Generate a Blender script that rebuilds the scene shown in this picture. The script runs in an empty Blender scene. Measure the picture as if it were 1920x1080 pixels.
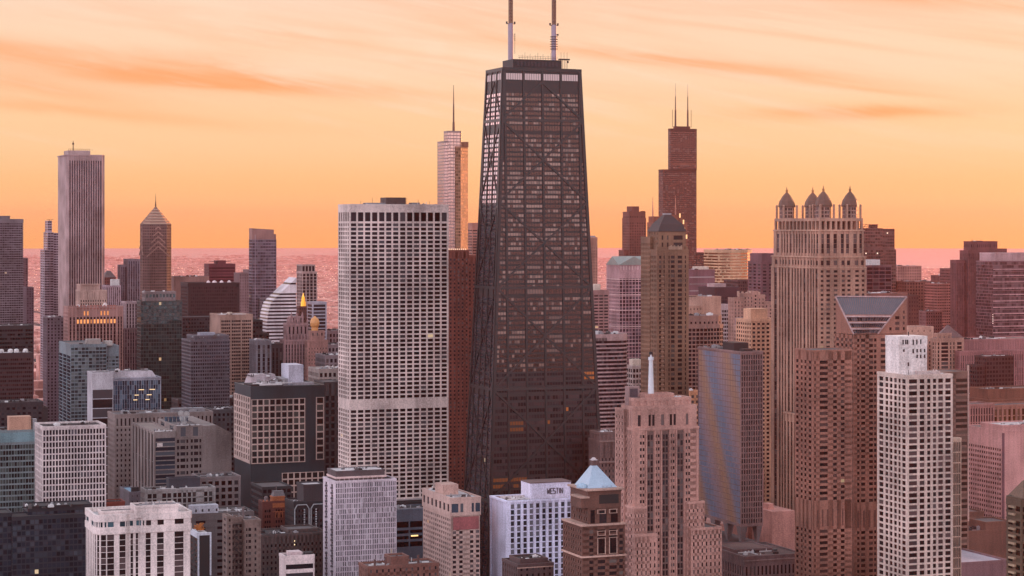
import bpy, math, random
from math import sin, cos, tan, radians, pi
random.seed(7)
scene = bpy.context.scene
COL = scene.collection

# ------------------------------------------------------------------ camera
F = 4000.0          # focal length in photo pixels (1920 wide)
H = 247.0           # height of the aircraft/drone above the street
Y0 = 428.0          # eye level row in the photo
A = radians(21)     # turn of the street grid against the view
CA, SA = cos(A), sin(A)
cam_d = bpy.data.cameras.new("camera")
cam = bpy.data.objects.new("camera", cam_d)
COL.objects.link(cam)
cam.location = (0, 0, H)
cam.rotation_euler = (radians(90), 0, 0)
cam_d.sensor_width = 36
cam_d.lens = 36 * F / 1920
cam_d.shift_y = -(540 - Y0) / 1920
cam_d.clip_start = 1
cam_d.clip_end = 90000
scene.camera = cam

# ------------------------------------------------------------------ light
SUN_AZ = radians(42)    # right of the view direction
SUN_EL = radians(3.2)
sd = bpy.data.lights.new("sun", 'SUN')
sd.energy = 5.0
sd.angle = radians(0.6)
sd.color = (1.0, 0.42, 0.20)
sun = bpy.data.objects.new("sun", sd)
COL.objects.link(sun)
sun.rotation_euler = (radians(90) - SUN_EL, 0, -SUN_AZ + pi)
# the lamp shines along its local -Z; a sun at azimuth az (clockwise from +Y) needs the beam to come from there
import mathutils
_dir = mathutils.Vector((sin(SUN_AZ) * cos(SUN_EL), cos(SUN_AZ) * cos(SUN_EL), sin(SUN_EL)))
sun.rotation_euler = _dir.to_track_quat('Z', 'Y').to_euler()

scene.view_settings.view_transform = 'Standard'
scene.view_settings.look = 'None'
scene.view_settings.exposure = 0.0
scene.view_settings.gamma = 1.0
cy = scene.cycles
cy.use_denoising = True
cy.max_bounces = 5
cy.diffuse_bounces = 2
cy.glossy_bounces = 2
cy.transmission_bounces = 2
cy.volume_bounces = 0
cy.caustics_reflective = False
cy.caustics_refractive = False

# ------------------------------------------------------------------ node helper
class NT:
    def __init__(s, nt):
        s.nt = nt
        for n in list(nt.nodes): nt.nodes.remove(n)
    def n(s, t, **k):
        nd = s.nt.nodes.new(t)
        for a, v in k.items(): setattr(nd, a, v)
        return nd
    def put(s, sock, v):
        if isinstance(v, bpy.types.NodeSocket): s.nt.links.new(v, sock)
        elif v is not None:
            if isinstance(v, (tuple, list)) and len(v) == 3 and sock.type == 'RGBA': v = (*v, 1)
            sock.default_value = v
    def m(s, op, a, b=None, c=None, clamp=False):
        nd = s.n('ShaderNodeMath', operation=op); nd.use_clamp = clamp
        for i, v in enumerate((a, b, c)):
            if v is not None: s.put(nd.inputs[i], v)
        return nd.outputs[0]
    def mix(s, f, a, b, blend='MIX'):
        nd = s.n('ShaderNodeMix', data_type='RGBA', blend_type=blend)
        s.put(nd.inputs[0], f); s.put(nd.inputs[6], a); s.put(nd.inputs[7], b)
        return nd.outputs[2]
    def ramp(s, f, stops, interp='LINEAR'):
        nd = s.n('ShaderNodeValToRGB'); cr = nd.color_ramp; cr.interpolation = interp
        while len(cr.elements) < len(stops): cr.elements.new(0.5)
        for e, (p, c) in zip(cr.elements, stops):
            e.position = p; e.color = (*c, 1) if len(c) == 3 else c
        s.put(nd.inputs[0], f)
        return nd.outputs[0]
    def noise(s, vec, scale, detail=3, rough=0.5, dist=0.0):
        nd = s.n('ShaderNodeTexNoise'); s.put(nd.inputs['Vector'], vec)
        nd.inputs['Scale'].default_value = scale; nd.inputs['Detail'].default_value = detail
        nd.inputs['Roughness'].default_value = rough; nd.inputs['Distortion'].default_value = dist
        return nd.outputs[0]
    def vec(s, x, y, z):
        nd = s.n('ShaderNodeCombineXYZ'); s.put(nd.inputs[0], x); s.put(nd.inputs[1], y); s.put(nd.inputs[2], z)
        return nd.outputs[0]
    def sstep(s, x, a, b):
        nd = s.n('ShaderNodeMapRange', interpolation_type='SMOOTHSTEP')
        s.put(nd.inputs[0], x); nd.inputs[1].default_value = a; nd.inputs[2].default_value = b
        return nd.outputs[0]

# ------------------------------------------------------------------ sky
world = bpy.data.worlds.new("World"); scene.world = world; world.use_nodes = True
w = NT(world.node_tree)
tc = w.n('ShaderNodeTexCoord')
sp = w.n('ShaderNodeSeparateXYZ'); w.put(sp.inputs[0], tc.outputs['Generated'])
dx, dy, dz = sp.outputs
el = w.m('ARCSINE', dz)                                # radians
az = w.m('ARCTAN2', dx, dy)                            # radians, right of view
sunward = w.m('COSINE', w.m('SUBTRACT', az, SUN_AZ))
fw = w.sstep(sunward, -0.35, 0.50)
e01 = w.m('ADD', w.m('MULTIPLY', el, 1.8), 0.05, clamp=True)     # 0.05 = eye level
def E(deg): return radians(deg) * 1.8 + 0.05
west = w.ramp(e01, [(0.0, (.20, .10, .09)), (E(-.9), (.95, .44, .12)), (E(-.5), (1.0, .52, .16)), (E(.9), (1.0, .58, .25)),
                    (E(2.6), (1.0, .655, .36)), (E(4.6), (1.0, .71, .48)), (E(7), (1.0, .72, .55)),
                    (E(16), (.62, .47, .42)), (E(30), (.30, .29, .34))], 'EASE')
east = w.ramp(e01, [(0.0, (.07, .055, .07)), (E(-.5), (.20, .15, .21)), (E(2), (.36, .24, .30)), (E(7), (.62, .42, .42)), (E(14), (.60, .44, .46)),
                    (E(30), (.34, .31, .38))])
east = w.mix(1.0, east, (5.7, 7.1, 7.5), 'MULTIPLY')
low = w.mix(fw, east, west)
# clouds: long wisps low in the west
u = w.m('MULTIPLY', az, 4.0); v = w.m('MULTIPLY', el, 4.0)
vs = w.m('ADD', v, w.m('MULTIPLY', u, 0.13))
n1 = w.noise(w.vec(w.m('MULTIPLY', u, .9), w.m('MULTIPLY', vs, 11.0), 3.1), 1.0, 5, .55, .6)
n2 = w.noise(w.vec(w.m('MULTIPLY', u, 1.6), w.m('MULTIPLY', w.m('ADD', v, w.m('MULTIPLY', u, .20)), 26.0), 7.7), 1.0, 5, .6, .4)
n3 = w.noise(w.vec(w.m('MULTIPLY', u, 3.0), w.m('MULTIPLY', vs, 14.0), 1.2), 1.0, 4, .6, 1.0)
def blob(px, py, sx, sy, slope, amp):
    cu, cv = (px - 960) / 1000, (Y0 - py) / 1000
    du = w.m('SUBTRACT', u, cu)
    dv = w.m('ADD', w.m('SUBTRACT', v, cv), w.m('MULTIPLY', du, slope))
    dv = w.m('ADD', dv, w.m('MULTIPLY', w.m('SUBTRACT', n3, .5), sy / 600))
    q = w.m('ADD', w.m('POWER', w.m('ABSOLUTE', w.m('MULTIPLY', du, 1000 / sx)), 2.0), w.m('POWER', w.m('ABSOLUTE', w.m('MULTIPLY', dv, 1000 / sy)), 2.0))
    return w.m('MULTIPLY', w.m('EXPONENT', w.m('MULTIPLY', q, -1)), amp)
bl = None
for a_ in ((120, 115, 420, 24, .10, .75), (400, 158, 330, 16, .06, .9), (40, 165, 260, 22, .12, .6), (60, 205, 400, 12, .08, .45),
           (1620, 213, 190, 13, -.01, 1.0), (1400, 135, 330, 13, .11, .55), (1180, 105, 260, 12, .10, .45), (1780, 12, 330, 22, .08, .8),
           (1650, 175, 130, 6, .12, .45), (700, 90, 300, 6, .14, .25), (1500, 75, 300, 6, .14, .3)):
    b_ = blob(*a_); bl = b_ if bl is None else w.m('ADD', bl, b_)
tex = w.m('ADD', w.m('MULTIPLY', n1, 1.1), w.m('MULTIPLY', n2, .5))
bl = w.m('MULTIPLY', bl, w.sstep(tex, .25, .85))
wisps = w.m('MULTIPLY', w.sstep(w.m('ADD', w.m('MULTIPLY', n1, .55), w.m('MULTIPLY', n2, .45)), .44, .70), w.sstep(v, .12, .34))
cl = w.m('ADD', bl, w.m('MULTIPLY', wisps, .50), clamp=True)
cl = w.m('MULTIPLY', cl, fw)
cloudcol = w.mix(w.sstep(v, .1, .45), (1.0, .42, .15), (1.0, .44, .21))
low = w.mix(w.m('MULTIPLY', cl, .95), low, cloudcol)
pale = w.m('MULTIPLY', w.m('MULTIPLY', w.sstep(w.m('ADD', n2, w.m('MULTIPLY', n3, .4)), .68, .95), w.sstep(v, .08, .3)), fw)
low = w.mix(w.m('MULTIPLY', pale, .55), low, (1.0, .80, .60))
# physically based sky takes over high up
sky = w.n('ShaderNodeTexSky', sky_type='NISHITA'); sky.sun_disc = False
sky.sun_elevation = SUN_EL; sky.sun_rotation = SUN_AZ; sky.altitude = 300; sky.air_density = 1.6; sky.dust_density = 3.0
nsk = w.mix(1.0, sky.outputs[0], (.10, .10, .10), 'MULTIPLY')
allsky = w.mix(w.sstep(el, radians(14), radians(45)), low, w.mix(.85, nsk, (1.15, 1.24, 1.45)))
vd = w.n('ShaderNodeVectorMath', operation='DOT_PRODUCT'); w.put(vd.inputs[0], tc.outputs['Generated']); vd.inputs[1].default_value = tuple(_dir)
glow = w.m('EXPONENT', w.m('MULTIPLY', w.m('SUBTRACT', 1.0, vd.outputs['Value']), -32.0))
gl = w.mix(glow, (0, 0, 0), (2.2, 1.1, .38))
allsky = w.mix(w.m('GREATER_THAN', el, -.012), allsky, w.mix(1.0, allsky, gl, 'ADD'))
bg = w.n('ShaderNodeBackground'); w.put(bg.inputs[0], allsky); bg.inputs[1].default_value = 1.0
wo = w.n('ShaderNodeOutputWorld'); w.nt.links.new(bg.outputs[0], wo.inputs[0])

# ------------------------------------------------------------------ materials
MATS = {}
def _principled(name):
    m = bpy.data.materials.new(name); m.use_nodes = True
    t = NT(m.node_tree); p = t.n('ShaderNodeBsdfPrincipled'); o = t.n('ShaderNodeOutputMaterial')
    t.nt.links.new(p.outputs[0], o.inputs[0])
    return m, t, p
def wall(c, rough=.75, var=.34, metal=0.0):
    key = ('w', c, rough, var, metal)
    if key in MATS: return MATS[key]
    c = tuple(min(.85, 1.2 * x ** 1.60) for x in c)
    m, t, p = _principled('wall_finish')
    tcn = t.n('ShaderNodeTexCoord'); mp = t.n('ShaderNodeMapping'); t.put(mp.inputs[0], tcn.outputs['Object'])
    mp.inputs['Scale'].default_value = (.35, .35, .03)
    a = t.noise(mp.outputs[0], 1.0, 4, .6)
    b = t.noise(tcn.outputs['Object'], .035, 2, .5)
    c2 = t.noise(tcn.outputs['Object'], 1.3, 2, .6)
    f = t.m('ADD', t.m('ADD', t.m('MULTIPLY', a, .26), t.m('MULTIPLY', b, .50)), t.m('MULTIPLY', c2, .34))
    lo = tuple(x * (1 - var * 1.6) for x in c); hi = tuple(min(1, x * (1 + var)) for x in c)
    t.put(p.inputs['Base Color'], t.mix(t.sstep(f, .35, .75), lo, hi))
    p.inputs['Roughness'].default_value = rough; p.inputs['Metallic'].default_value = metal
    MATS[key] = m; return m
def glass(c=(.03, .035, .045), curtain=.25, cc=(.16, .14, .14), lit=.003, metal=.35, rough=.12, warp=0.0, litc=None):
    lit = lit * .22 if litc is None else lit
    key = ('g', c, curtain, cc, lit, metal, rough, warp, litc)
    if key in MATS: return MATS[key]
    if metal < .8: c = tuple(x * .45 for x in c); cc = tuple(x * (.52 if max(cc) < .4 else 1.) for x in cc)
    m, t, p = _principled('window_glass')
    at = t.n('ShaderNodeAttribute', attribute_name='wr'); r = at.outputs['Fac']
    r2 = t.m('FRACT', t.m('MULTIPLY', r, 37.7))
    cur = t.m('GREATER_THAN', r2, 1 - curtain)
    dk = t.mix(r, tuple(x * .45 for x in c), tuple(x * 1.5 for x in c)) if metal < .8 else t.mix(r, tuple(x * .88 for x in c), tuple(min(1, x * 1.08) for x in c))
    base = t.mix(t.m('MULTIPLY', cur, t.m('ADD', .3, t.m('MULTIPLY', r, .7))), dk, cc)
    pn = t.n('ShaderNodeTexCoord'); pm = t.n('ShaderNodeMapping'); t.put(pm.inputs[0], pn.outputs['Object']); pm.inputs['Scale'].default_value = (1, 1, .5)
    pt_ = t.sstep(t.noise(pm.outputs[0], .045, 3, .6, .8), .50, .66)
    base = t.mix(t.m('MULTIPLY', pt_, .13 if metal < .8 else .0), base, tuple(min(.4, x * 2.6 + .02) for x in c))  # paler patches in the glass colour stand for neighbours' reflections
    t.put(p.inputs['Base Color'], base)
    t.put(p.inputs['Metallic'], t.m('MULTIPLY', t.m('SUBTRACT', 1.0, t.m('MULTIPLY', cur, .7)), metal))
    p.inputs['Roughness'].default_value = rough
    p.inputs['Specular IOR Level'].default_value = .16 if metal < .8 else .5
    if lit > 0:
        li = t.m('GREATER_THAN', r, 1 - lit)
        t.put(p.inputs['Emission Color'], litc or t.mix(t.m('FRACT', t.m('MULTIPLY', r, 911.)), (1, .50, .18), (1, .78, .5)))
        t.put(p.inputs['Emission Strength'], t.m('MULTIPLY', li, t.m('ADD', .22, t.m('MULTIPLY', t.m('FRACT', t.m('MULTIPLY', r, 5333.)), .55))))
    tcn = t.n('ShaderNodeTexCoord')
    nz = t.noise(tcn.outputs['Object'], .12 if not warp else .02, 2, .5)
    bm = t.n('ShaderNodeBump'); bm.inputs['Strength'].default_value = .5 if not warp else 1.0
    bm.inputs['Distance'].default_value = (.25 if metal < .8 else .06) if not warp else warp
    t.put(bm.inputs['Height'], nz); t.put(p.inputs['Normal'], bm.outputs[0])
    MATS[key] = m; return m
def lamp(c, s):
    key = ('l', c, s)
    if key in MATS: return MATS[key]
    m, t, p = _principled('lamp_light')
    p.inputs['Base Color'].default_value = (*[x * .3 for x in c], 1); p.inputs['Emission Color'].default_value = (*c, 1)
    p.inputs['Emission Strength'].default_value = s
    MATS[key] = m; return m
WHITE = (.66, .63, .62); CREAM = (.60, .52, .46); BEIGE = (.46, .36, .30); PINK = (.42, .28, .25); BROWN = (.20, .115, .095)
REDB = (.20, .075, .055); MAROON = (.13, .045, .05); DARK = (.022, .024, .032); DGREEN = (.022, .036, .042); GREY = (.27, .26, .27)
BGREY = (.17, .20, .24); BRONZE = (.035, .026, .027); TEAL = (.08, .15, .17); TAN = (.34, .26, .22)
ROOFM = wall((.20, .18, .18), .9, .35); ROOFL = wall((.50, .47, .47), .85, .25); ROOFD = wall((.07, .065, .07), .9, .3)
UNIT = wall((.36, .35, .36), .6, .25); UNITW = wall((.62, .60, .60), .6, .15)
G_DARK = glass(); G_BLUE = glass((.09, .16, .23), .2, (.15, .17, .19), .004, .55); G_BLACK = glass((.012, .015, .022), .15, (.07, .07, .08), .004, .2)
G_PINK = glass((.16, .10, .10), .4, (.30, .22, .21), .004, .45); G_GREEN = glass((.03, .06, .06), .25, (.10, .12, .12), .005, .4)

# ------------------------------------------------------------------ mesh builder
class MB:
    def __init__(s): s.v = []; s.f = []; s.r = []
    def face(s, pts, r=0.0):
        k = len(s.v); s.v.extend(pts); s.f.append(tuple(range(k, k + len(pts)))); s.r.append(r)
    def box(s, x0, x1, y0, y1, z0, z1, r=0.0):
        if x1 < x0: x0, x1 = x1, x0
        if y1 < y0: y0, y1 = y1, y0
        s.prism([(x0, y0), (x1, y0), (x1, y1), (x0, y1)], z0, z1, r)
    def prism(s, poly, z0, z1, r=0.0, top=None):
        n = len(poly); k = len(s.v); tp = top or poly
        s.v.extend([(p[0], p[1], z0) for p in poly]); s.v.extend([(p[0], p[1], z1) for p in tp])
        for i in range(n):
            j = (i + 1) % n
            s.f.append((k + i, k + j, k + n + j, k + n + i)); s.r.append(r)
        s.f.append(tuple(k + n + i for i in range(n))); s.r.append(r)
        s.f.append(tuple(k + i for i in reversed(range(n)))); s.r.append(r)
    def cone(s, poly, z0, apex, r=0.0):
        n = len(poly); k = len(s.v)
        s.v.extend([(p[0], p[1], z0) for p in poly]); s.v.append(apex)
        for i in range(n): s.f.append((k + i, k + (i + 1) % n, k + n)); s.r.append(r)
        s.f.append(tuple(k + i for i in reversed(range(n)))); s.r.append(r)
    def cyl(s, cx, cy_, rad, z0, z1, n=12, rad2=None, r=0.0):
        r2 = rad if rad2 is None else rad2
        s.prism(ngon(cx, cy_, rad, n), z0, z1, r, ngon(cx, cy_, r2, n))
    def dome(s, cx, cy_, rad, z0, h, n=12, m=5, pw=1.0):
        pr = ngon(cx, cy_, rad, n); pz = z0
        for i in range(1, m + 1):
            a = i / m * pi / 2
            q = ngon(cx, cy_, max(.02, rad * cos(a) ** pw), n); qz = z0 + h * sin(a)
            s.prism(pr, pz, qz, 0, q); pr, pz = q, qz
    def bar(s, p, q, wdt, nrm, dep):
        # straight bar from p to q lying on a face with outward normal nrm
        P, Q, N = mathutils.Vector(p), mathutils.Vector(q), mathutils.Vector(nrm).normalized()
        d = (Q - P).normalized(); sdv = d.cross(N).normalized() * wdt / 2
        a = [P - sdv, P + sdv, Q + sdv, Q - sdv]
        b = [x + N * dep for x in a]; k = len(s.v)
        s.v.extend([tuple(x) for x in a] + [tuple(x) for x in b])
        for f in ((4, 5, 6, 7), (0, 1, 5, 4), (1, 2, 6, 5), (2, 3, 7, 6), (3, 0, 4, 7), (3, 2, 1, 0)):
            s.f.append(tuple(k + i for i in f)); s.r.append(0)
    def build(s, name, mat, parent=None, kind=None, recalc=True):
        me = bpy.data.meshes.new(name); me.from_pydata(s.v, [], s.f); me.update()
        if recalc and len(s.f) < 60000:
            import bmesh
            bm = bmesh.new(); bm.from_mesh(me); bmesh.ops.recalc_face_normals(bm, faces=bm.faces); bm.to_mesh(me); bm.free()
        a = me.attributes.new('wr', 'FLOAT', 'FACE'); a.data.foreach_set('value', s.r)
        me.materials.append(mat)
        o = bpy.data.objects.new(name, me); COL.objects.link(o)
        if parent: o.parent = parent
        if kind: o['kind'] = kind
        return o
def ngon(cx, cy_, rad, n, ph=0.0):
    return [(cx + rad * cos(2 * pi * i / n + ph), cy_ + rad * sin(2 * pi * i / n + ph)) for i in range(n)]
def rect(x0, x1, y0, y1): return [(x0, y0), (x1, y0), (x1, y1), (x0, y1)]
def xpx(px, Z): return (px - 960) / F * Z
def zpx(py, Z): return H + (Y0 - py) / F * Z

# ------------------------------------------------------------------ facade styles
def S(bay, wf, fl, hf, pd=.45, sd=.3, side=0.0, top=0.0, bot=0.0, g=None, n=None, cols=None, blank=(), piers=True, tall=None):
    """bay / fl: metres (or n bays); wf / hf: glazed share; blank: (z0,z1) bands kept solid; tall: (z0,z1) one tall row"""
    return dict(bay=bay, wf=wf, fl=fl, hf=hf, pd=pd, sd=sd, side=side, top=top, bot=bot, g=g, n=n, cols=cols, blank=blank, piers=piers, tall=tall)
WMESH = {}
def window_mesh(wd, hg, rv, mat):
    key = (round(wd, 1), round(hg, 1), rv, mat.name)
    if key in WMESH: return WMESH[key]
    me = bpy.data.meshes.new('window')
    a, b = wd / 2, hg / 2
    me.from_pydata([(-a, 0, -b), (a, 0, -b), (a, 0, b), (-a, 0, b)], [], [(0, 1, 2, 3)])
    at = me.attributes.new('wr', 'FLOAT', 'FACE'); at.data.foreach_set('value', [rv]); me.materials.append(mat)
    WMESH[key] = me; return me

ALLB = []
class Bld:
    def __init__(s, name, label, xl, xc, xr, Z, cat='skyscraper', wallc=BEIGE, g=None, group=None, depth=None, width=None, wrough=.75):
        C = xpx(xc, Z); r = (xr - 960) / F; l = (xl - 960) / F
        s.W = width if width else (r * Z - C) / (CA - r * SA)
        s.D = depth if depth else (C - l * Z) / (SA + l * CA)
        s.Z = Z
        s.root = bpy.data.objects.new(name, None); COL.objects.link(s.root)
        s.root.empty_display_size = 10
        s.root.location = (C, Z, 0); s.root.rotation_euler = (0, 0, A)
        s.root['label'] = label; s.root['category'] = cat
        if group: s.root['group'] = group
        s.wallc = wall(wallc, wrough) if isinstance(wallc, tuple) else wallc
        s.g = g or G_DARK
        s.walls = {}; s.wins = []; s.done = False
        ALLB.append(s)
    def z(s, py): return zpx(py, s.Z)
    def wmb(s, mat=None):
        mat = mat or s.wallc
        if mat not in s.walls: s.walls[mat] = MB()
        return s.walls[mat]
    def facade(s, p, q, z0, z1, st, mat, ext=(0, 0)):
        if st is None: return
        ux, uy = q[0] - p[0], q[1] - p[1]; L = math.hypot(ux, uy)
        if L < .5: return
        ux /= L; uy /= L; nx, ny = uy, -ux
        mb = s.wmb(mat); g = st['g'] or s.g
        def pt(u_, d): return (p[0] + ux * u_ + nx * d, p[1] + uy * u_ + ny * d)
        def slab(u0, u1, d, za, zb):
            if u1 - u0 < .02 or zb - za < .02: return
            mb.prism([pt(u0, d), pt(u1, d), pt(u1, -.1), pt(u0, -.1)], za, zb)
        side = st['side']
        if st['cols']:
            cols = [(a * L, b * L) for a, b in st['cols']]
        else:
            n = st['n'] or max(1, round((L - 2 * side) / st['bay'])); bw = (L - 2 * side) / n
            wd = bw * st['wf']; off = (bw - wd) / 2
            cols = [(side + i * bw + off, side + i * bw + off + wd) for i in range(n)]
        rows = []
        zt = z1 - st['top']
        if st['tall']:
            ta, tb = st['tall']; rows.append((tb, ta)) ; zt = tb - (1 - st['hf']) * st['fl'] if tb > ta else zt
            rows[0] = (ta, tb); zt = ta - .3 * st['fl']
        fl = st['fl']
        while zt - fl > z0 + st['bot']:
            za = zt - fl * (1 + st['hf']) / 2; zb = za + fl * st['hf']
            hit = [b for b in st['blank'] if not (zt <= b[0] or zt - fl >= b[1])]
            if hit: zt = hit[0][0] - .01; continue
            rows.append((za, zb)); zt -= fl
        if st['piers'] and st['pd'] > 0:
            prev = -ext[0] if ext[0] else 0.0
            for a, b in cols + [(L + ext[1], None)]:
                slab(prev, a, st['pd'], z0, z1 - .05); prev = b
        if st['sd'] > 0 and rows:
            prev = z1 - .1
            for za, zb in rows + [(None, z0)]:
                slab(0.03, L - .03, st['sd'], max(zb, z0), prev)
                prev = za
        yaw = math.atan2(uy, ux)
        facing = (nx * SA - ny * CA, )  # rough
        # world normal
        wx, wy = nx * CA - ny * SA, nx * SA + ny * CA
        seen = -wy
        for za, zb in rows:
            cur = random.random()
            for a, b in cols:
                c_ = pt((a + b) / 2, .06)
                r_ = random.random()
                if random.random() < .22: r_ = cur * .98
                s.wins.append((seen, (za + zb) / 2, c_[0], c_[1], b - a, zb - za, yaw, (nx, ny), g, r_))
    def tier(s, poly, z0, z1, st=None, mat=None, roof=ROOFM, par=1.0, styles=None, taper=None):
        """a prismatic storey block; poly counter-clockwise in local metres"""
        mat = mat or s.wallc; mb = s.wmb(mat); n = len(poly)
        mb.prism(poly, z0, z1)
        for i in range(n):
            p, q = poly[i], poly[(i + 1) % n]
            sty = st if styles is None else styles.get(i, st)
            if sty is None: continue
            def turn(a, b, c):
                v1 = (b[0] - a[0], b[1] - a[1]); v2 = (c[0] - b[0], c[1] - b[1])
                return math.atan2(v1[0] * v2[1] - v1[1] * v2[0], v1[0] * v2[0] + v1[1] * v2[1])
            e0 = max(0, sty['pd'] * tan(max(0, turn(poly[i - 1], p, q)) / 2) - .013)
            e1 = max(0, sty['pd'] * tan(max(0, turn(p, q, poly[(i + 2) % n])) / 2) - .013)
            s.facade(p, q, z0, z1, sty, mat, (e0, e1))
        if par:
            cx_ = sum(p[0] for p in poly) / n; cy_ = sum(p[1] for p in poly) / n
            pd = (st or {}).get('pd', .1) + .12
            out = grow(poly, pd); inn = grow(poly, -.55)
            for i in range(n):
                j = (i + 1) % n
                mb.prism([out[i], out[j], inn[j], inn[i]], z1 - .45, z1 + par)
        if roof:
            r_ = MB(); r_.prism(grow(poly, -.6), z1 - .3, z1 + .12); r_.build('roof', roof, s.root)
        return s
    def R(s, a=0., b=1., c=0., d=1.): return rect(a * s.W, b * s.W, c * s.D, d * s.D)
    def part(s, name, mb, mat, parent=None, label=None):
        o = mb.build(name, mat, parent or s.root)
        if label: o['label'] = label
        return o
    def box(s, name, x0, x1, y0, y1, z0, z1, mat=UNIT):
        mb = MB(); mb.box(x0, x1, y0, y1, z0, z1); return s.part(name, mb, mat)
    def clutter(s, x0, x1, y0, y1, z, n=5, big=1.0, seed=None, mats=(UNIT, UNITW, ROOFD, ROOFM)):
        rr = random.Random(seed if seed is not None else len(ALLB) * 13 + n)
        if x1 - x0 > 5 and y1 - y0 > 4:
            m = MB(); yy = rr.uniform(y0 + .5, y1 - 2); xx = rr.uniform(x0 + 1, x1 - 1)
            m.box(x0, x1, yy, yy + .7 * big, z + .3, z + .9); m.box(xx, xx + .6 * big, y0, y1, z + .32, z + .86)
            for k in range(3): u_ = rr.uniform(x0, x1); v_ = rr.uniform(y0, y1); m.cyl(u_, v_, .25, z, z + rr.uniform(1, 2.6), 6)
            s.part('duct', m, rr.choice((UNIT, UNITW, ROOFD)))
        n = int(n * 1.5)
        for i in range(n):
            w_ = rr.uniform(1.4, 5) * big; d_ = rr.uniform(1.4, 5) * big; h_ = rr.uniform(.8, 3.0) * big
            if x1 - x0 < w_ + 1 or y1 - y0 < d_ + 1: continue
            x = rr.uniform(x0, x1 - w_); y = rr.uniform(y0, y1 - d_)
            m = MB(); m.box(x, x + w_, y, y + d_, z, z + h_)
            if rr.random() < .6: m.cyl(x + w_ / 2, y + d_ / 2, min(w_, d_) * .28, z + h_ - .05, z + h_ + .5, 10)
            if rr.random() < .4: m.box(x - .3, x + w_ + .3, y + d_ * .3, y + d_ * .6, z + .02, z + h_ * .5)
            s.part('rooftop_unit', m, rr.choice(mats))
    def finish(s):
        for mat, mb in s.walls.items():
            if mb.f: mb.build('wall', mat, s.root)
        s.wins.sort(key=lambda t: (-(t[0] > .02), -t[1], -t[0]))
        scale = .5333 * F / s.Z
        left = {}; k = 0
        for (seen, zc, x, y, wd, hg, yaw, nn, g, r_) in s.wins:
            if k < 100 and seen > .02 and hg * scale >= 1.8 and wd * max(seen, .2) * scale >= 1.6:
                rv = round(r_ * 12) / 12 * .985 if r_ < .99 else r_
                o = bpy.data.objects.new('window', window_mesh(wd, hg, rv, g))
                COL.objects.link(o); o.parent = s.root; o.location = (x, y, zc); o.rotation_euler = (0, 0, yaw); k += 1
            else:
                mb = left.setdefault(g, MB()); c_, s_ = cos(yaw) * wd / 2, sin(yaw) * wd / 2
                mb.face([(x - c_, y - s_, zc - hg / 2), (x + c_, y + s_, zc - hg / 2), (x + c_, y + s_, zc + hg / 2), (x - c_, y - s_, zc + hg / 2)], r_)
        for g, mb in left.items(): mb.build('window', g, s.root, kind='stuff', recalc=False)
def grow(poly, d):
    """offset a convex ccw polygon outwards by d"""
    n = len(poly); out = []
    for i in range(n):
        a, b, c = poly[i - 1], poly[i], poly[(i + 1) % n]
        def nrm(p, q):
            L = math.hypot(q[0] - p[0], q[1] - p[1]) or 1
            return ((q[1] - p[1]) / L, -(q[0] - p[0]) / L)
        n1_, n2_ = nrm(a, b), nrm(b, c)
        bx, by = n1_[0] + n2_[0], n1_[1] + n2_[1]; q = (bx * bx + by * by) / 2
        q = max(q, .3)
        out.append((b[0] + bx * d / q, b[1] + by * d / q))
    return out
def structure(o): o['kind'] = 'structure'; return o

# ------------------------------------------------------------------ ground, roads, haze
def local2world(x, y): return (x * CA - y * SA, x * SA + y * CA)
gm, t, p = _principled('city_ground')
tcn = t.n('ShaderNodeTexCoord'); mp = t.n('ShaderNodeMapping'); t.put(mp.inputs[0], tcn.outputs['Object']); mp.inputs['Rotation'].default_value = (0, 0, -A)
na = t.noise(mp.outputs[0], .0012, 5, .6); nb = t.noise(mp.outputs[0], .012, 4, .7)
vor = t.n('ShaderNodeTexVoronoi'); t.put(vor.inputs['Vector'], mp.outputs[0]); vor.inputs['Scale'].default_value = .018; vor.distance = 'CHEBYCHEV'
t.put(p.inputs['Base Color'], t.mix(t.m('ADD', t.m('MULTIPLY', na, .6), t.m('MULTIPLY', nb, .5)), (.03, .03, .03), (.12, .10, .09)))
vc = t.mix(t.sstep(nb, .4, .65), (.05, .05, .05), (.20, .17, .15))
base = t.mix(.14, t.mix(t.m('ADD', t.m('MULTIPLY', na, .6), t.m('MULTIPLY', nb, .5)), (.46, .22, .18), (.58, .31, .26)), vor.outputs['Color'], 'MULTIPLY')
vl = t.n('ShaderNodeVectorMath', operation='LENGTH'); t.put(vl.inputs[0], tcn.outputs['Object']); base = t.mix(t.sstep(vl.outputs['Value'], 3500, 9000), (.028, .028, .032), base)  # far ground turns pink: haze glow put into its colour
t.put(p.inputs['Base Color'], base); p.inputs['Roughness'].default_value = .9
g = MB(); g.face([(26700 * cos(2 * pi * i / 128), 26700 * sin(2 * pi * i / 128), 0) for i in range(128)])
structure(g.build('ground', gm))
rd = MB()
BX, BY = 118., 96.
for i in range(-34, 60):
    x = i * BX; a0, a1 = -60, 62
    rd.face([(*local2world(x - 7, 900), .004), (*local2world(x + 7, 900), .004), (*local2world(x + 7, 8000), .004), (*local2world(x - 7, 8000), .004)])
road_m = wall((.035, .035, .038), .85, .3)
structure(rd.build('road', road_m, recalc=False))
rc = MB()
for j in range(8, 84):
    y = j * BY
    rc.face([(*local2world(-4000, y - 5), .008), (*local2world(7000, y - 5), .008), (*local2world(7000, y + 5), .008), (*local2world(-4000, y + 5), .008)])
structure(rc.build('road', road_m, recalc=False))

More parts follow.
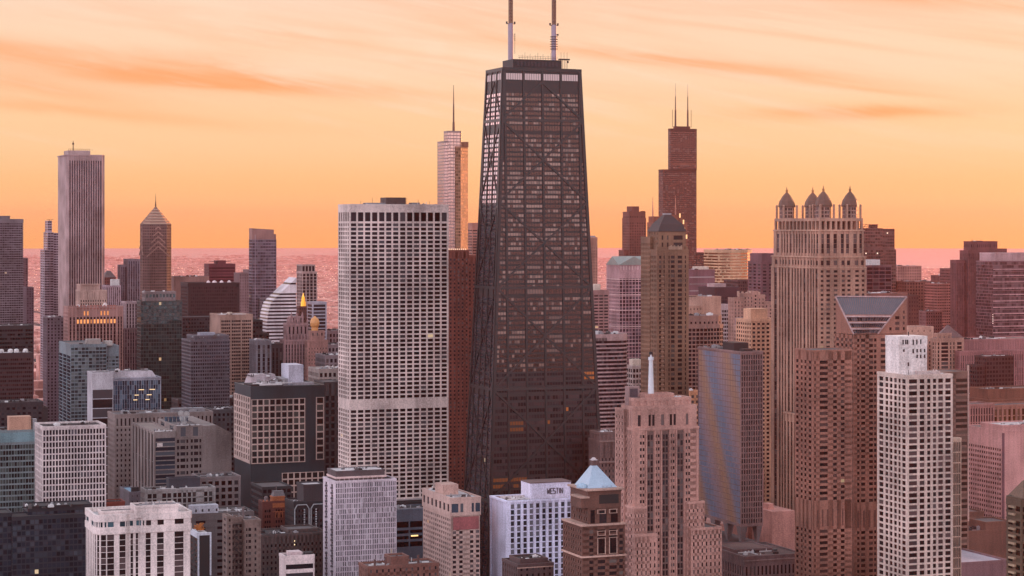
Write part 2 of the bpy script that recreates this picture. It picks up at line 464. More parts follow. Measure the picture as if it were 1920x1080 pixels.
lk = MB(); lk.face([(-26000, -4000, .012), (0, -26000, .012), (18000, -18000, .012), (9000, -2000, .012), (2600, 700, .012), (600, 820, .012), (-420, 900, .012), (-900, 2400, .012), (-9000, 24000, .012), (-20000, 12000, .012)])
wm_, t, p = _principled('lake_water'); p.inputs['Base Color'].default_value = (.02, .035, .05, 1); p.inputs['Roughness'].default_value = .45; p.inputs['Specular IOR Level'].default_value = .25
structure(lk.build('lake', wm_, recalc=False))
hz = MB(); hz.box(-28000, 28000, -28000, 28000, -1, 468)
hm = bpy.data.materials.new('haze'); hm.use_nodes = True; t = NT(hm.node_tree)
pv = t.n('ShaderNodeVolumePrincipled'); pv.inputs['Color'].default_value = (1.0, .35, .31, 1)
pv.inputs['Density'].default_value = 1.75e-5; pv.inputs['Anisotropy'].default_value = .6
oo = t.n('ShaderNodeOutputMaterial'); t.nt.links.new(pv.outputs[0], oo.inputs['Volume'])
ho = hz.build('haze', hm); ho['kind'] = 'stuff'

# footprints already taken, in grid metres, to keep filler blocks clear of the modelled buildings
def taken(x, y, w_, d_):
    for b in ALLB:
        cx_, cy_ = b.root.location.x, b.root.location.y
        gx = cx_ * CA + cy_ * SA; gy = -cx_ * SA + cy_ * CA
        if x < gx + b.W + 4 and x + w_ > gx - 4 and y < gy + b.D + 4 and y + d_ > gy - 4: return True
    return False

# ================================================================== THE TALL BRACED TOWER
ZH = 1290.0
def braced_tower():
    b = Bld('braced_tower', 'tall tapering black tower with crossed braces and two white masts', 913, 943, 1088, ZH, width=50.8, depth=28, wallc=wall((.042, .028, .030), .5, .2))
    W, D = 50.8, 28.0; cx_, cy_ = W / 2, D / 2; ZT = 343.5
    HW0, HD0 = 40.5, 25.0
    def half(z): q = z / ZT; return HW0 + (W / 2 - HW0) * q, HD0 + (D / 2 - HD0) * q
    def rc_(z): a, c = half(z); return rect(cx_ - a, cx_ + a, cy_ - c, cy_ + c)
    steel = wall((.038, .026, .028), .45, .15)
    m = MB(); m.prism(rc_(0), 0, ZT, 0, rc_(ZT)); b.part('wall', m, b.wallc)
    nodes = [(336, 0), (312.5, 1), (263, 1), (211, 1), (150, 1), (83.5, 1), (8, 1)]
    gw = glass((.062, .038, .032), .36, (.23, .145, .115), .002, .85, .2)
    gw2 = glass((.05, .035, .04), .35, (.12, .08, .08), .006, .40, .2, litc=(.55, .15, .025))
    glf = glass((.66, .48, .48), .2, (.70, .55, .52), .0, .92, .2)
    gll = glass((.05, .05, .07), .3, (.09, .08, .10), .004, .4, .2)
    # faces: 0 front, 3 left, 1 right, 2 back.  point on a face at lateral u (metres from face centre), height z
    faces = {0: ((1, 0), (0, -1)), 1: ((0, 1), (1, 0)), 2: ((-1, 0), (0, 1)), 3: ((0, -1), (-1, 0))}
    def P(f, u_, z, d=0.0):
        (dx_, dy_), (nx, ny) = faces[f]; a, c = half(z); off = c if f in (0, 2) else a
        return (cx_ + dx_ * u_ + nx * (off + d), cy_ + dy_ * u_ + ny * (off + d), z)
    def fh(f, z): a, c = half(z); return a if f in (0, 2) else c
    rows = []
    z = ZT - 14.0
    k = 0
    while z > 14:
        fl = 2.85 if z > 150 else 3.75
        if 148 < z < 153 or 208 < z < 213 or 306 < z < 312: rows.append((z - 3.6, z, True)); z -= 5.0; continue
        rows.append((z - fl, z, False)); z -= fl; k += 1
    frames = []
    for f in range(4):
        bay = 12.2 if f in (0, 2) else 9.0
        nb = 4 if f in (0, 2) else 3
        lines = [(-nb / 2 + i) * bay for i in range(nb + 1)]
        xl_ = [-nb / 2 * bay - bay] + lines + [nb / 2 * bay + bay]
        mcol = MB()
        # vertical columns
        for x in lines:
            top = ZT
            if abs(x) > fh(f, ZT) - .3:
                top = (HW0 if f in (0, 2) else HD0); a0 = top; a1 = (W / 2 if f in (0, 2) else D / 2)
                top = (abs(x) + .3 - a0) / (a1 - a0) * ZT
            mcol.bar(P(f, x, 0), P(f, x, max(10, top)), 1.15, (*faces[f][1], .05), .55)
        b.part('column', mcol, steel)
        mb = MB()
        for s_ in (-1, 1):
            mb.bar(P(f, s_ * (fh(f, 0) - .6), 0), P(f, s_ * (fh(f, ZT) - .6), ZT), 1.5, (*faces[f][1], .05), .7)
        b.part('corner_column', mb, steel)
        # braces: each diagonal its own part
        seq = nodes
        def brace(u0, z0, u1, z1):
            q = MB(); q.bar(P(f, u0, z0, .1), P(f, u1, z1, .1), 1.2 if f in (0, 2) else .75, (*faces[f][1], .05), .5); b.part('brace', q, steel)
        for s_ in (-1, 1): brace(0, seq[0][0], s_ * fh(f, seq[1][0]), seq[1][0])
        for (za, _), (zb, _) in zip(seq[1:], seq[2:]):
            for s_ in (-1, 1): brace(s_ * fh(f, za), za, -s_ * fh(f, zb), zb)
        for zz in (312.5, 211, 150, 83.5):
            q = MB(); q.bar(P(f, -fh(f, zz), zz, .05), P(f, fh(f, zz), zz, .05), 1.7, (*faces[f][1], .05), .6); b.part('tie_beam', q, steel)
        # windows: one strip of panes per bay and floor
        cnt = 0; rest = {}
        for (za, zb, mech) in rows:
            hgt = (zb - za) * (.58 if not mech else .8)
            if mech and f != 0: continue
            zc = (za + zb) / 2; lim = fh(f, zc) - 1.5
            strip = random.random()
            for i in range(len(xl_) - 1):
                a = max(xl_[i] + .8, -lim); c = min(xl_[i + 1] - .8, lim)
                if c - a < 1.2: continue
                n_ = max(1, round((c - a) / (1.75 if f in (0, 2) else 3.6))); pw = (c - a) / n_
                gg = (gw if zc > 160 else gw2) if f in (0, 2) else (glf if zc > 263 else gll)  # brighter upper panes carry the sky's reflection in their colour
                mbw = MB(); bayr = random.random()
                for j in range(n_):
                    r_ = random.random() if random.random() < .35 else bayr
                    if 90 < zc < 99 and i in (0, 1) and f == 0 and random.random() < .85: r_ = .997
                    if abs(zc - 128) < 4 and i == 1 and f == 0 and j < 5: r_ = .997
                    if abs(zc - 112) < 12 and i == 1 and f == 0: r_ = .72  # paler panes standing for a faint reflection
                    if 154 < zc < 160 and i == 5 and f == 0: r_ = .996
                    g_ = .16 if f in (0, 2) else .5
                    ua, ub = a + j * pw + g_, a + (j + 1) * pw - g_
                    mbw.face([P(f, ua, zc - hgt / 2, .12), P(f, ub, zc - hgt / 2, .12), P(f, ub, zc + hgt / 2, .12), P(f, ua, zc + hgt / 2, .12)], r_)
                if (f == 0 and cnt < 70) or (f == 3 and cnt < 30):
                    mbw.build('window', gg, b.root); cnt += 1
                else:
                    q = rest.setdefault(gg, MB()); kk = len(q.v); q.v += mbw.v; q.f += [tuple(x + kk for x in ff) for ff in mbw.f]; q.r += mbw.r
        for gg, q in rest.items(): q.build('window', gg, b.root, kind='stuff')
        # pale lit band round the crown
        q = MB()
        for i in range(nb):
            a, c = lines[i] + .8, lines[i + 1] - .8
            lim = fh(f, ZT) - 1.2; a, c = max(a, -lim), min(c, lim)
            n_ = 7 if f in (0, 2) else 2
            for j in range(n_):
                ua = a + (c - a) * (j + .08) / n_; ub = a + (c - a) * (j + .92) / n_
                q.face([P(f, ua, ZT - 6.4, .14), P(f, ub, ZT - 6.4, .14), P(f, ub, ZT - 2.6, .14), P(f, ua, ZT - 2.6, .14)], .3)
        b.part('lit_crown_band', q, lamp((.85, .60, .60), .30))
    m = MB(); m.prism(grow(rect(0, W, 0, D), .6), ZT - 1.2, ZT + .9); m.prism(rect(2, W - 2, 2, D - 2), ZT + .9, ZT + 1.2); b.part('roof', m, steel)
    m = MB(); m.box(8.5, 40.5, 5, 23, ZT + 1, ZT + 6.5)
    b.part('penthouse', m, wall((.045, .033, .036), .6, .3))
    q = MB()
    for i in range(12): q.box(11 + i * 2.3, 12.4 + i * 2.3, 4.8, 4.97, ZT + 2.4, ZT + 5.2)
    b.part('louvre', q, wall((.09, .07, .08), .6, .3))
    # masts
    for ci, (mx_, top) in enumerate(((10.4, 455), (39.0, 457))):
        my = 14
        m = MB(); m.cyl(mx_, my, 1.65, ZT + 1.0, 372.5, 16)
        mast = b.part('mast', m, wall((.40, .33, .37), .5, .1))
        lat = MB()
        for k in range(4):
            a_ = k * pi / 2 + pi / 4; x_, y_ = mx_ + 1.35 * cos(a_), my + 1.35 * sin(a_)
            lat.cyl(x_, y_, .17, 372, top, 6)
        zz = 372.5; fl_ = 0
        while zz < top - 2:
            for k in range(4):
                a0_, a1_ = k * pi / 2 + pi / 4, (k + 1) * pi / 2 + pi / 4
                p0 = (mx_ + 1.35 * cos(a0_), my + 1.35 * sin(a0_)); p1 = (mx_ + 1.35 * cos(a1_), my + 1.35 * sin(a1_))
                nn = (cos(k * pi / 2 + pi / 2), sin(k * pi / 2 + pi / 2), 0)
                lat.bar((*p0, zz), (*p1, zz + 2), .22, nn, .16); lat.bar((*p1, zz), (*p0, zz + 2), .22, nn, .16); lat.bar((*p0, zz), (*p1, zz), .22, nn, .16)
            zz += 2
        lat.cyl(mx_, my, .34, 372, top, 8)
        lo = b.part('lattice', lat, wall((.27, .15, .12), .5, .15), mast)
        dsh = MB()
        for s_ in (-1, 1):
            dsh.cyl(mx_ + s_ * 2.6, my, .55, 372.2, 373.6, 10); dsh.box(mx_ + min(0, s_ * 2.6), mx_ + max(0, s_ * 2.6), my - .15, my + .15, 372, 372.4)
        if ci == 1:
            for k in range(6): dsh.cyl(mx_, my, 2.5, 357.5 + k * 1.5, 357.8 + k * 1.5, 10)
            dsh.cyl(mx_ + 2.5, my, .6, 366, 367, 8)
        else:
            for k in range(4): dsh.cyl(mx_ + 2.7, my, .3, 362 + k * 1.2, 362.7 + k * 1.2, 6)
            dsh.box(mx_ + 2.6, mx_ + 2.75, my - .1, my + .1, 354, 366)
        b.part('dish', dsh, wall((.10, .07, .07), .6, .1), mast)
    m = MB()
    for k in range(15):
        x_ = 14 + k * 1.7; m.cyl(x_, 8, .09, ZT + 6.4, ZT + 8.2 + (k * 7 % 5) * .7, 5)
    m.box(13, 39, 7.9, 8.1, ZT + 7.6, ZT + 7.8); m.box(13, 39, 7.9, 8.1, ZT + 8.6, ZT + 8.75)
    b.part('aerial_rack', m, wall((.22, .15, .12), .6, .1))
    m = MB(); m.box(41, 48, 10, 12, ZT + 7.2, ZT + 8)
    for k in range(4): m.box(42 + k * 1.4, 42.25 + k * 1.4, 10.5, 10.8, ZT + 1, ZT + 7.3)
    for k in range(3): m.cyl(42.5 + k * 2, 11, .1, ZT + 8, ZT + 12, 5)
    m.cyl(47, 11, .6, ZT + 5.5, ZT + 6.8, 8)
    b.part('aerial_platform', m, wall((.10, .07, .06), .6, .1))
    b.W, b.D = 66, 40
braced_tower()

# ================================================================== MID GROUND, CENTRE
# white gridded slab tower left of the braced tower
b = Bld('grid_tower', 'broad pale stone tower of small square windows with plain band, left of the black tower', 636, 656, 839, 1350, wallc=(.62, .53, .50), g=glass((.025, .027, .035), .22, (.13, .12, .13), .003, .4, .14))
zt = b.z(385)
st = S(0, .77, 2.74, .67, .55, .50, n=14, top=4.5, tall=(b.z(415), b.z(398)), blank=((b.z(768), b.z(752)),))
stl = S(0, .68, 2.74, .67, .55, .50, n=5, top=4.5, tall=(b.z(415), b.z(398)), blank=((b.z(768), b.z(752)),))
b.tier(b.R(), 0, zt, st, styles={3: stl, 1: stl}, par=.8)
b.box('penthouse', .2 * b.W, .42 * b.W, 5, 14, zt, zt + 1.8, UNIT); b.box('penthouse', .385 * b.W, .59 * b.W, 4, 16, zt, zt + 5.2, wall((.18, .13, .12), .8, .3)); b.box('penthouse', .66 * b.W, .74 * b.W, 5, 12, zt, zt + 2, UNIT)
b.clutter(2, b.W - 2, 2, 14, zt, 6, .5)
q = MB()
for i in range(7): q.box(8 + i * 7.7, 8.15 + i * 7.7, 3, 3.15, zt, zt + 3 + (i * 5 % 3))
b.part('aerial', q, ROOFD)
b.box('podium_edge', -1.5, b.W + 1.5, -1.5, 5, b.z(950), b.z(940), wall((.40, .36, .36)))

b = Bld('brick_slab_tower', 'reddish brown tower of tiny windows squeezed between pale grid tower and black tower', 838, 841, 893, 1660, wallc=(.26, .105, .080), depth=30)
stb = S(3.1, .45, 3.1, .5, .3, .3, top=5)
b.tier(b.R(0, .72), 0, b.z(471), stb, roof=ROOFM); b.tier(b.R(.72, 1, .05, 1), 0, b.z(481), stb)
q = MB()
for i in range(9): q.box(.6 + i * 1.7, 1.3 + i * 1.7, 1, 1.8, b.z(471), b.z(471) + 2.0)
b.part('roof_light', q, lamp((1, .6, .4), .9))

# curved glass tower with spire
b = Bld('spired_tower', 'silvery curved glass tower with slim spire behind the pale grid tower', 823, 838, 885, 2410, wallc=(.34, .26, .25), g=glass((.46, .32, .25), .08, (.45, .3, .25), .0, .92, .14), wrough=.4)
def rr_(W_, D_, x0, y0, r, n=5):
    out = []
    for (cx_, cy_, a0) in ((x0 + W_ - r, y0 + r, -90), (x0 + W_ - r, y0 + D_ - r, 0), (x0 + r, y0 + D_ - r, 90), (x0 + r, y0 + r, 180)):
        for i in range(n + 1):
            a_ = radians(a0 + 90 * i / n); out.append((cx_ + r * cos(a_), cy_ + r * sin(a_)))
    return out
sg = S(3.4, .86, 3.6, .72, .14, .22, top=1)
b.tier(rr_(.38 * b.W + 6, b.D * .6, 2, 2, 3), 0, b.z(246), sg, par=.6)
b.tier(rr_(b.W * .32, b.D, -1.5, 3, 3), 0, b.z(265), sg, par=.6)
xa_, xb_ = b.W * .36, b.W; wv = xb_ - xa_
b.tier([(xa_, .5), (xa_ + wv * .30, .5), (xb_, .5 + wv * .70), (xb_, b.D + 14), (xa_, b.D + 14)], 0, b.z(275), S(3.4, .86, 3.6, .72, .14, .22, top=1, g=glass((.36, .21, .13), .1, (.34, .22, .15), .0, .5, .6)), par=.6, mat=wall((.42, .27, .20)))  # warmer wall and glass colours carry this side's golden sunset reflection
b.box('penthouse', b.W * .62, b.W * .93, 6, 20, b.z(275), b.z(265), wall((.36, .2, .14)))
m = MB(); X_, Y_ = .36 * b.W, 8; m.cyl(X_, Y_, 1.6, b.z(246), b.z(228), 10, 1.3); m.cyl(X_, Y_, 1.0, b.z(228), b.z(195), 8, .8); m.cyl(X_, Y_, .7, b.z(195), b.z(158), 8, .25)
b.part('spire', m, wall((.20, .11, .08), .5))
m = MB(); m.box(.36 * b.W - .5, .36 * b.W + .5, 1.6, 2.0, b.z(470), b.z(340)); b.part('recess', m, wall((.05, .03, .03)))

b = Bld('far_slab', 'small pink slab peeking between the spired tower and the black tower', 884, 886, 902, 3000, wallc=(.40, .24, .20), depth=30)
b.tier(b.R(), 0, b.z(419), S(0, .9, 4, .45, 0, .3, n=1, top=8))

# far right of the black tower
b = Bld('slim_far_tower', 'slender pale tower with striped lower half just right of the black tower', 1092, 1096, 1120, 2900, wallc=(.48, .32, .27), depth=26)
b.tier(b.R(), 0, b.z(446), S(3.2, .3, 4, .5, .2, .2, top=12)); b.box('penthouse', 2, b.W - 1, 4, 18, b.z(446), b.z(442), UNIT)

# tall stepped black tower with two antennas
b = Bld('stepped_antenna_tower', 'tall distant stepped bronze tower with two thin white antennas', 1235, 1243, 1307, 4100, wallc=(.085, .045, .038), g=glass((.10, .055, .045), .25, (.17, .10, .08), .0, .82, .2))
sw = S(5.0, .8, 4.0, .55, .25, .35, top=5)
W_, D_ = b.W, b.D
b.tier(rect(0, W_ * .36, 0, D_), 0, b.z(318), sw, par=.5)
b.tier(rect(W_ * .36, W_, 3, D_), 0, b.z(318), sw, par=.5)
b.tier(rect(W_ * .23, W_ * .995, D_ * .06, D_ * .6), b.z(318), b.z(241), sw, par=.5)
b.tier(rect(W_, W_ * 1.22, 2, 22), 0, b.z(474), sw, par=.5)
b.box('penthouse', W_ * .36, W_ * .82, D_ * .18, D_ * .45, b.z(241), b.z(236), wall((.12, .06, .05)))
for px_, tp in ((1268, 155), (1293, 156)):
    x_ = (px_ - 1243 + 3) * .978 / CA
    m = MB(); m.cyl(x_, D_ * .3, 1.9, b.z(238), b.z(205), 8, 1.5); m.cyl(x_, D_ * .3, 1.1, b.z(205), b.z(180), 8, .8)
    o = b.part('antenna', m, wall((.10, .055, .045), .5))
    m = MB(); m.cyl(x_, D_ * .3, .6, b.z(180), b.z(tp), 6, .3); b.part('antenna_tip', m, wall((.55, .42, .36)), o)
for px_ in (1262, 1300):
    x_ = (px_ - 1243 + 3) * .978 / CA; m = MB(); m.cyl(x_, D_ * .3, .5, b.z(238), b.z(205), 6); b.part('whip_aerial', m, wall((.25, .15, .1)))
q = MB(); q.box(W_ * .23, W_ * .99, D_ * .06 - .5, D_ * .06 - .2, b.z(309), b.z(305)); b.part('louvre_band', q, wall((.25, .13, .10)))

# stepped deco top
b = Bld('crowned_far_tower', 'brown stepped far tower with notched crown left of the pyramid roofed tower', 1167, 1180, 1211, 3300, wallc=(.22, .11, .09), g=glass((.10, .05, .05), .2, (.2, .12, .1), .003, .3))
sd_ = S(4, .5, 4.2, .6, .3, .2, top=5)
b.tier(b.R(), 0, b.z(410), sd_); b.tier(b.R(.02, .98, .04, .96), b.z(410), b.z(398), sd_)
b.tier(b.R(.2, .62, .1, .8), b.z(398), b.z(388), sd_)
for fx in (.02, .78):
    b.box('corner_turret', b.W * fx, b.W * (fx + .18), .5, 7, b.z(398), b.z(395.5), b.wallc)
b.tier(b.R(-.25, 0, .2, .9), 0, b.z(470), sd_)

b = Bld('twin_spire_tower', 'far office tower with lit crown and two thin spires behind the pyramid roof', 1214, 1225, 1288, 3050, wallc=(.30, .15, .11), g=glass((.14, .07, .06), .3, (.3, .2, .15), .01, .4))
b.tier(b.R(), 0, b.z(418), sd_); b.tier(b.R(.02, .42, .1, .9), b.z(418), b.z(407), sd_); b.tier(b.R(.5, .9, .1, .9), b.z(418), b.z(404), sd_)
for px_, tp in ((1225.5, 368), (1269.5, 366)):
    x_ = (px_ - 1225) * 3050 / F / CA + 1.5; m = MB(); m.cyl(x_, 6, 1.1, b.z(408), b.z(390), 8, .9); m.cyl(x_, 6, .8, b.z(390), b.z(tp), 6, .2); b.part('spire', m, wall((.5, .3, .24)))
for px_, py_ in ((1276, 404), (1283, 416), (1285, 431), (1289, 444)):
    x_ = (px_ - 1225) * 3050 / F / CA; m = MB(); m.box(x_ - 1.0, x_ + 1.0, -.8, -.4, b.z(py_ + 4), b.z(py_ - 4)); b.part('crown_light', m, lamp((1, .55, .25), 1.3))

# pyramid-roofed residential tower
b = Bld('pyramid_roof_tower', 'slender tan residential tower with dark steep hipped roof', 1208, 1232, 1290, 1500, wallc=(.31, .205, .15), g=glass((.05, .045, .045), .25, (.17, .14, .13), .004, .35))
W_, D_ = b.W, b.D
sp_ = S(0, .5, 3.3, .62, .4, .3, cols=[(.06, .13), (.20, .24), (.36, .40), (.44, .56), (.66, .80), (.89, .93)], top=3)
sl_ = S(0, .45, 3.3, .55, .4, .35, n=8, top=3)
b.tier(rect(0, W_, 0, D_), 0, b.z(470), sp_, styles={3: sl_, 1: sl_}, par=.8)
b.tier(rect(.08 * W_, .93 * W_, 1.2, D_ * .84), b.z(470), b.z(433), S(0, .5, 5, .6, .35, .3, cols=[(.1, .16), (.3, .36), (.55, .9)], top=2.2), styles={3: S(3, .4, 3.5, .5, .3, .3)}, par=.6)
z0_, z1_ = b.z(434), b.z(402)
m = MB(); o_ = grow(rect(.08 * W_, .93 * W_, 1.2, D_ * .84), 1.0)
mid = rect(.26 * W_, .76 * W_, D_ * .22, D_ * .66); ap = rect(.40 * W_, .60 * W_, D_ * .36, D_ * .50)
m.prism(o_, z0_, b.z(420), 0, grow(rect(.17 * W_, .85 * W_, D_ * .12, D_ * .76), .2)); m.prism(grow(rect(.17 * W_, .85 * W_, D_ * .12, D_ * .76), .2), b.z(420), z1_, 0, ap)
b.part('roof', m, wall((.085, .055, .055), .6, .25))
b.box('roof_cap', .39 * W_, .61 * W_, D_ * .35, D_ * .51, z1_ - .1, z1_ + .9, UNIT)
for fx in (.03, .95):
    b.box('corner_pier', fx * W_ - 1, fx * W_ + 1, -.3, 2.2, b.z(475), b.z(462), b.wallc)
b.tier(rect(-.3, 4, D_ * .5, D_ + 4), 0, b.z(446), sl_, par=.8)
q = MB(); 
for i in range(12): q.box(.36 * W_ + i * .9, .36 * W_ + i * .9 + .45, -.9, -.5, b.z(468), b.z(462 - (i % 3)))
b.part('balustrade', q, wall((.55, .42, .34)))
q = MB()
for k in range(34): q.box(.20 * W_ - 2.2, .20 * W_ + .3, -.95, -.43, b.z(520) - k * 3.3, b.z(520) - k * 3.3 + .9)
b.part('balcony', q, wall((.42, .30, .24)))

# purple gabled grid tower
b = Bld('gabled_grid_tower', 'lilac grid tower with green gabled roof right of the black tower', 1138, 1161, 1215, 2300, wallc=(.50, .36, .37), g=glass((.10, .08, .11), .3, (.20, .14, .17), .003, .5))
sgt = S(0, .82, 3.9, .8, .4, .3, n=9, top=14); sgl = S(0, .6, 3.9, .6, .3, .3, n=10, top=14)
b.tier(b.R(), 0, b.z(497), sgt, styles={3: sgl, 1: sgl}, par=.8, roof=None)
q = MB()
for i in range(10): q.box(1 + i * b.W / 10, 2.2 + i * b.W / 10, -.7, -.45, b.z(506), b.z(499))
for i, y_ in enumerate((523, 552, 581, 612, 643)): q.box(-.5, b.W + .5, -.75, -.1, b.z(y_ + 1.6), b.z(y_)); q.box(-.75, -.1, -.5, b.D, b.z(y_ + 1.6), b.z(y_))
b.part('cornice_band', q, wall((.62, .48, .47)))
m = MB(); za, zb = b.z(497), b.z(481); W_, D_ = b.W, b.D
k = len(m.v); m.v += [(-1, -1, za), (W_ + 1, -1, za), (W_ + 1, D_ + 1, za), (-1, D_ + 1, za), (W_ * .5, -1, zb), (W_ * .5, D_ + 1, zb), (-1, D_ / 2, zb), (W_ + 1, D_ / 2, zb), (W_ / 2, D_ / 2, zb + .3)]
for f_ in ((0, 1, 4), (1, 8, 4), (4, 8, 0), (1, 2, 7), (7, 8, 1), (2, 8, 7), (2, 3, 5), (3, 8, 5), (5, 8, 2), (3, 0, 6), (0, 8, 6), (6, 8, 3), (3, 2, 1, 0)): m.f.append(f_); m.r.append(0)
b.part('roof', m, wall((.32, .34, .32), .6, .15))

b = Bld('balcony_tower', 'lilac residential tower with stacked balconies just right of the black tower', 1098, 1113, 1141, 2050, wallc=(.42, .28, .27))
b.tier(b.R(), 0, b.z(546), S(0, .8, 3.0, .5, .2, .7, n=3, top=3)); b.box('penthouse', 3, 9, 4, 12, b.z(546), b.z(533), wall(CREAM))

b = Bld('rounded_banded_office', 'curved office of thin white bands with pink reflections beside the black tower', 1060, 1112, 1184, 1720, wallc=(.50, .38, .37), g=glass((.07, .07, .10), .15, (.16, .13, .14), .003, .7, .12), depth=30)
pl = [(0, 0), (b.W * .62, 0), (b.W * .8, 1.2), (b.W * .93, 4.5), (b.W, 9), (b.W, 30), (0, 30)]
b.tier(pl, 0, b.z(629), S(2.0, 1, 3.25, .60, 0, .35, top=4), par=.8)
q = MB()
for i in range(9): q.box(1 + i * 1.3, 1.7 + i * 1.3, -.5, -.37, b.z(640), b.z(634))
b.part('louvre', q, ROOFD)
b.clutter(3, b.W - 4, 4, 24, b.z(629), 5)

b = Bld('small_white_office', 'small pale gridded office peeking right of the curved banded office', 1184, 1186, 1215, 1820, wallc=(.50, .42, .40), depth=20)
b.tier(b.R(), 0, b.z(688), S(0, .75, 4.6, .65, .3, .3, n=5, top=1)); b.box('penthouse', 1, 9, 2, 9, b.z(688), b.z(674), wall(CREAM))

# right fillers between pyramid tower and twin-lantern tower
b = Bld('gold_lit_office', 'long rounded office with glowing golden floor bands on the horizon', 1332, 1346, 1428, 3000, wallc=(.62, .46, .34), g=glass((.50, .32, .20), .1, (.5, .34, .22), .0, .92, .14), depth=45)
pl = [(0, 0), (b.W * .25, -4), (b.W * .5, -3), (b.W * .70, 4), (b.W * .86, 14), (b.W * .97, 26), (b.W, 44), (0, 44)]
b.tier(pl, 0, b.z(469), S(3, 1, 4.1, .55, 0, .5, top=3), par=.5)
b.clutter(4, b.W - 6, 5, 30, b.z(469), 12, .8)
b = Bld('white_banded_office', 'purple office with three white window lines below the bronze stepped tower', 1290, 1292, 1340, 2500, wallc=(.28, .17, .19), depth=40)
b.tier(b.R(), 0, b.z(507), S(0, .97, 8, .14, .1, 0, n=1, top=4, g=lamp((.7, .5, .5), .1) if 0 else glass((.5, .4, .4), .9, (.62, .5, .5), 0, .1))); b.box('penthouse', 14, 28, 5, 20, b.z(507), b.z(500), wall(CREAM)); b.clutter(1, b.W - 2, 2, 20, b.z(507), 4)
b = Bld('dark_low_office', 'dark purple flat office with white upper storey under the golden office', 1336, 1340, 1386, 2350, wallc=(.13, .08, .10), depth=40)
b.tier(b.R(), 0, b.z(540), S(2.5, .6, 4, .7, .2, .2, top=9)); b.box('penthouse', 0.5, 15, 2, 20, b.z(540), b.z(532), wall((.5, .4, .4)))
b = Bld('dark_glass_block', 'low dark glass block right below the golden rounded office', 1378, 1384, 1432, 2700, wallc=(.14, .085, .09), depth=40)
b.tier(b.R(), 0, b.z(527), S(3, .7, 4, .6, .2, .2))
b = Bld('purple_tower', 'narrow purple tower with balconies left of the four lantern tower', 1424, 1428, 1462, 2200, wallc=(.22, .13, .15), depth=30)
b.tier(b.R(), 0, b.z(492), S(0, .55, 3.4, .5, .2, .5, n=3, top=1)); b.tier(b.R(.1, 1, .1, 1), b.z(492), b.z(477), None)
b = Bld('beige_block', 'plain beige block with five dark openings right of the pyramid roofed tower', 1288, 1292, 1351, 2150, wallc=(.50, .35, .29), depth=35)
b.tier(b.R(0, .42, 0, 1), 0, b.z(575), S(4, .3, 5, .3)); b.tier(b.R(.42, 1, 0, 1), 0, b.z(558), S(4.5, .25, 14, .15, top=12)); b.clutter(2, b.W - 6, 3, 20, b.z(558), 4)
b = Bld('round_top_office', 'brown office with curved bays and white rim roof behind the reflective slab', 1286, 1290, 1358, 1900, wallc=(.36, .24, .21), g=G_BLACK, depth=34)
pl = [(0, 0), (b.W * .5, -2.5), (b.W * .85, -1), (b.W, 3), (b.W, 30), (0, 30)]
b.tier(pl, 0, b.z(611), S(3.6, .78, 3.7, .68, .3, .45, top=2)); b.tier(grow(pl, -1.5), b.z(611), b.z(594), S(4, .4, 5, .4, top=3)); b.clutter(3, b.W - 6, 3, 20, b.z(594), 4)
b = Bld('white_lined_block', 'white lined small block behind the brown curved bay office', 1350, 1353, 1376, 2300, wallc=(.52, .44, .44), depth=25)
b.tier(b.R(), 0, b.z(573), S(0, .8, 4.2, .6, .2, .5, n=5, top=4))
b = Bld('stepped_condo', 'stepped beige condominium with several shoulders under the golden office', 1366, 1376, 1448, 2080, wallc=(.44, .30, .26), g=G_PINK)
sc_ = S(4.2, .35, 3.5, .55, .4, .2, top=2)
for a0_, a1_, y_ in ((0, .25, 560), (.25, .5, 552), (.5, .62, 548), (.62, .8, 555), (.8, 1, 568)): b.tier(b.R(a0_, a1_, 0, 1), 0, b.z(y_), sc_)
for k in range(6): b.box('chimney', 6 + k * 4.5, 7.8 + k * 4.5, 3, 5, b.z(556), b.z(546 + k % 3), wall((.55, .40, .34)))
b = Bld('glass_front_condo', 'pale pink condominium with glass front left of the peach grid tower', 1376, 1384, 1412, 1850, wallc=(.48, .33, .29))
b.tier(b.R(), 0, b.z(612), S(2.8, .5, 3.3, .55, .3, .3, top=3)); b.box('penthouse', 2, 9, 3, 10, b.z(612), b.z(596), wall((.34, .25, .25)))
b = Bld('peach_grid_tower', 'grid tower with peach sunset glow in its wall colour left of the four lantern tower', 1404, 1409, 1470, 1700, wallc=(.62, .42, .32), g=G_BLACK, depth=26)  # orange sunset light put into the wall colour
b.tier(b.R(), 0, b.z(601), S(0, .62, 3.35, .55, .35, .35, n=7, top=1.2)); b.box('penthouse', .6, 15.5, 2, 15, b.z(601), b.z(579), wall((.66, .45, .34)))

# ================================================================== FOUR LANTERN TOWER
b = Bld('four_lantern_tower', 'tall stone tower crowned by four pointed copper lanterns', 1452, 1537, 1618, 1560, wallc=(.46, .315, .255), g=glass((.06, .05, .055), .25, (.20, .15, .14), .003, .4))
W_, D_ = b.W, b.D
cf = [(.03, .09), (.15, .23), (.31, .39), (.48, .55), (.60, .67), (.77, .85), (.91, .97)]
cll = [(.02, .06), (.09, .12), (.14, .17), (.20, .23), (.27, .31), (.35, .38), (.41, .44), (.47, .50), (.53, .56), (.60, .64), (.68, .71), (.74, .77), (.80, .83), (.88, .94)]
cll = [(1 - b_, 1 - a_) for a_, b_ in reversed(cll)]
s_top = S(0, .5, 3.6, .95, .5, .0, cols=cf, top=2.5); s_topl = S(0, .5, 3.6, .95, .5, .0, cols=cll, top=2.5)
s_low = S(0, .5, 3.45, .5, .5, .35, cols=cf, top=1); s_lowl = S(0, .5, 3.45, .96, .5, .0, cols=cll, top=1)
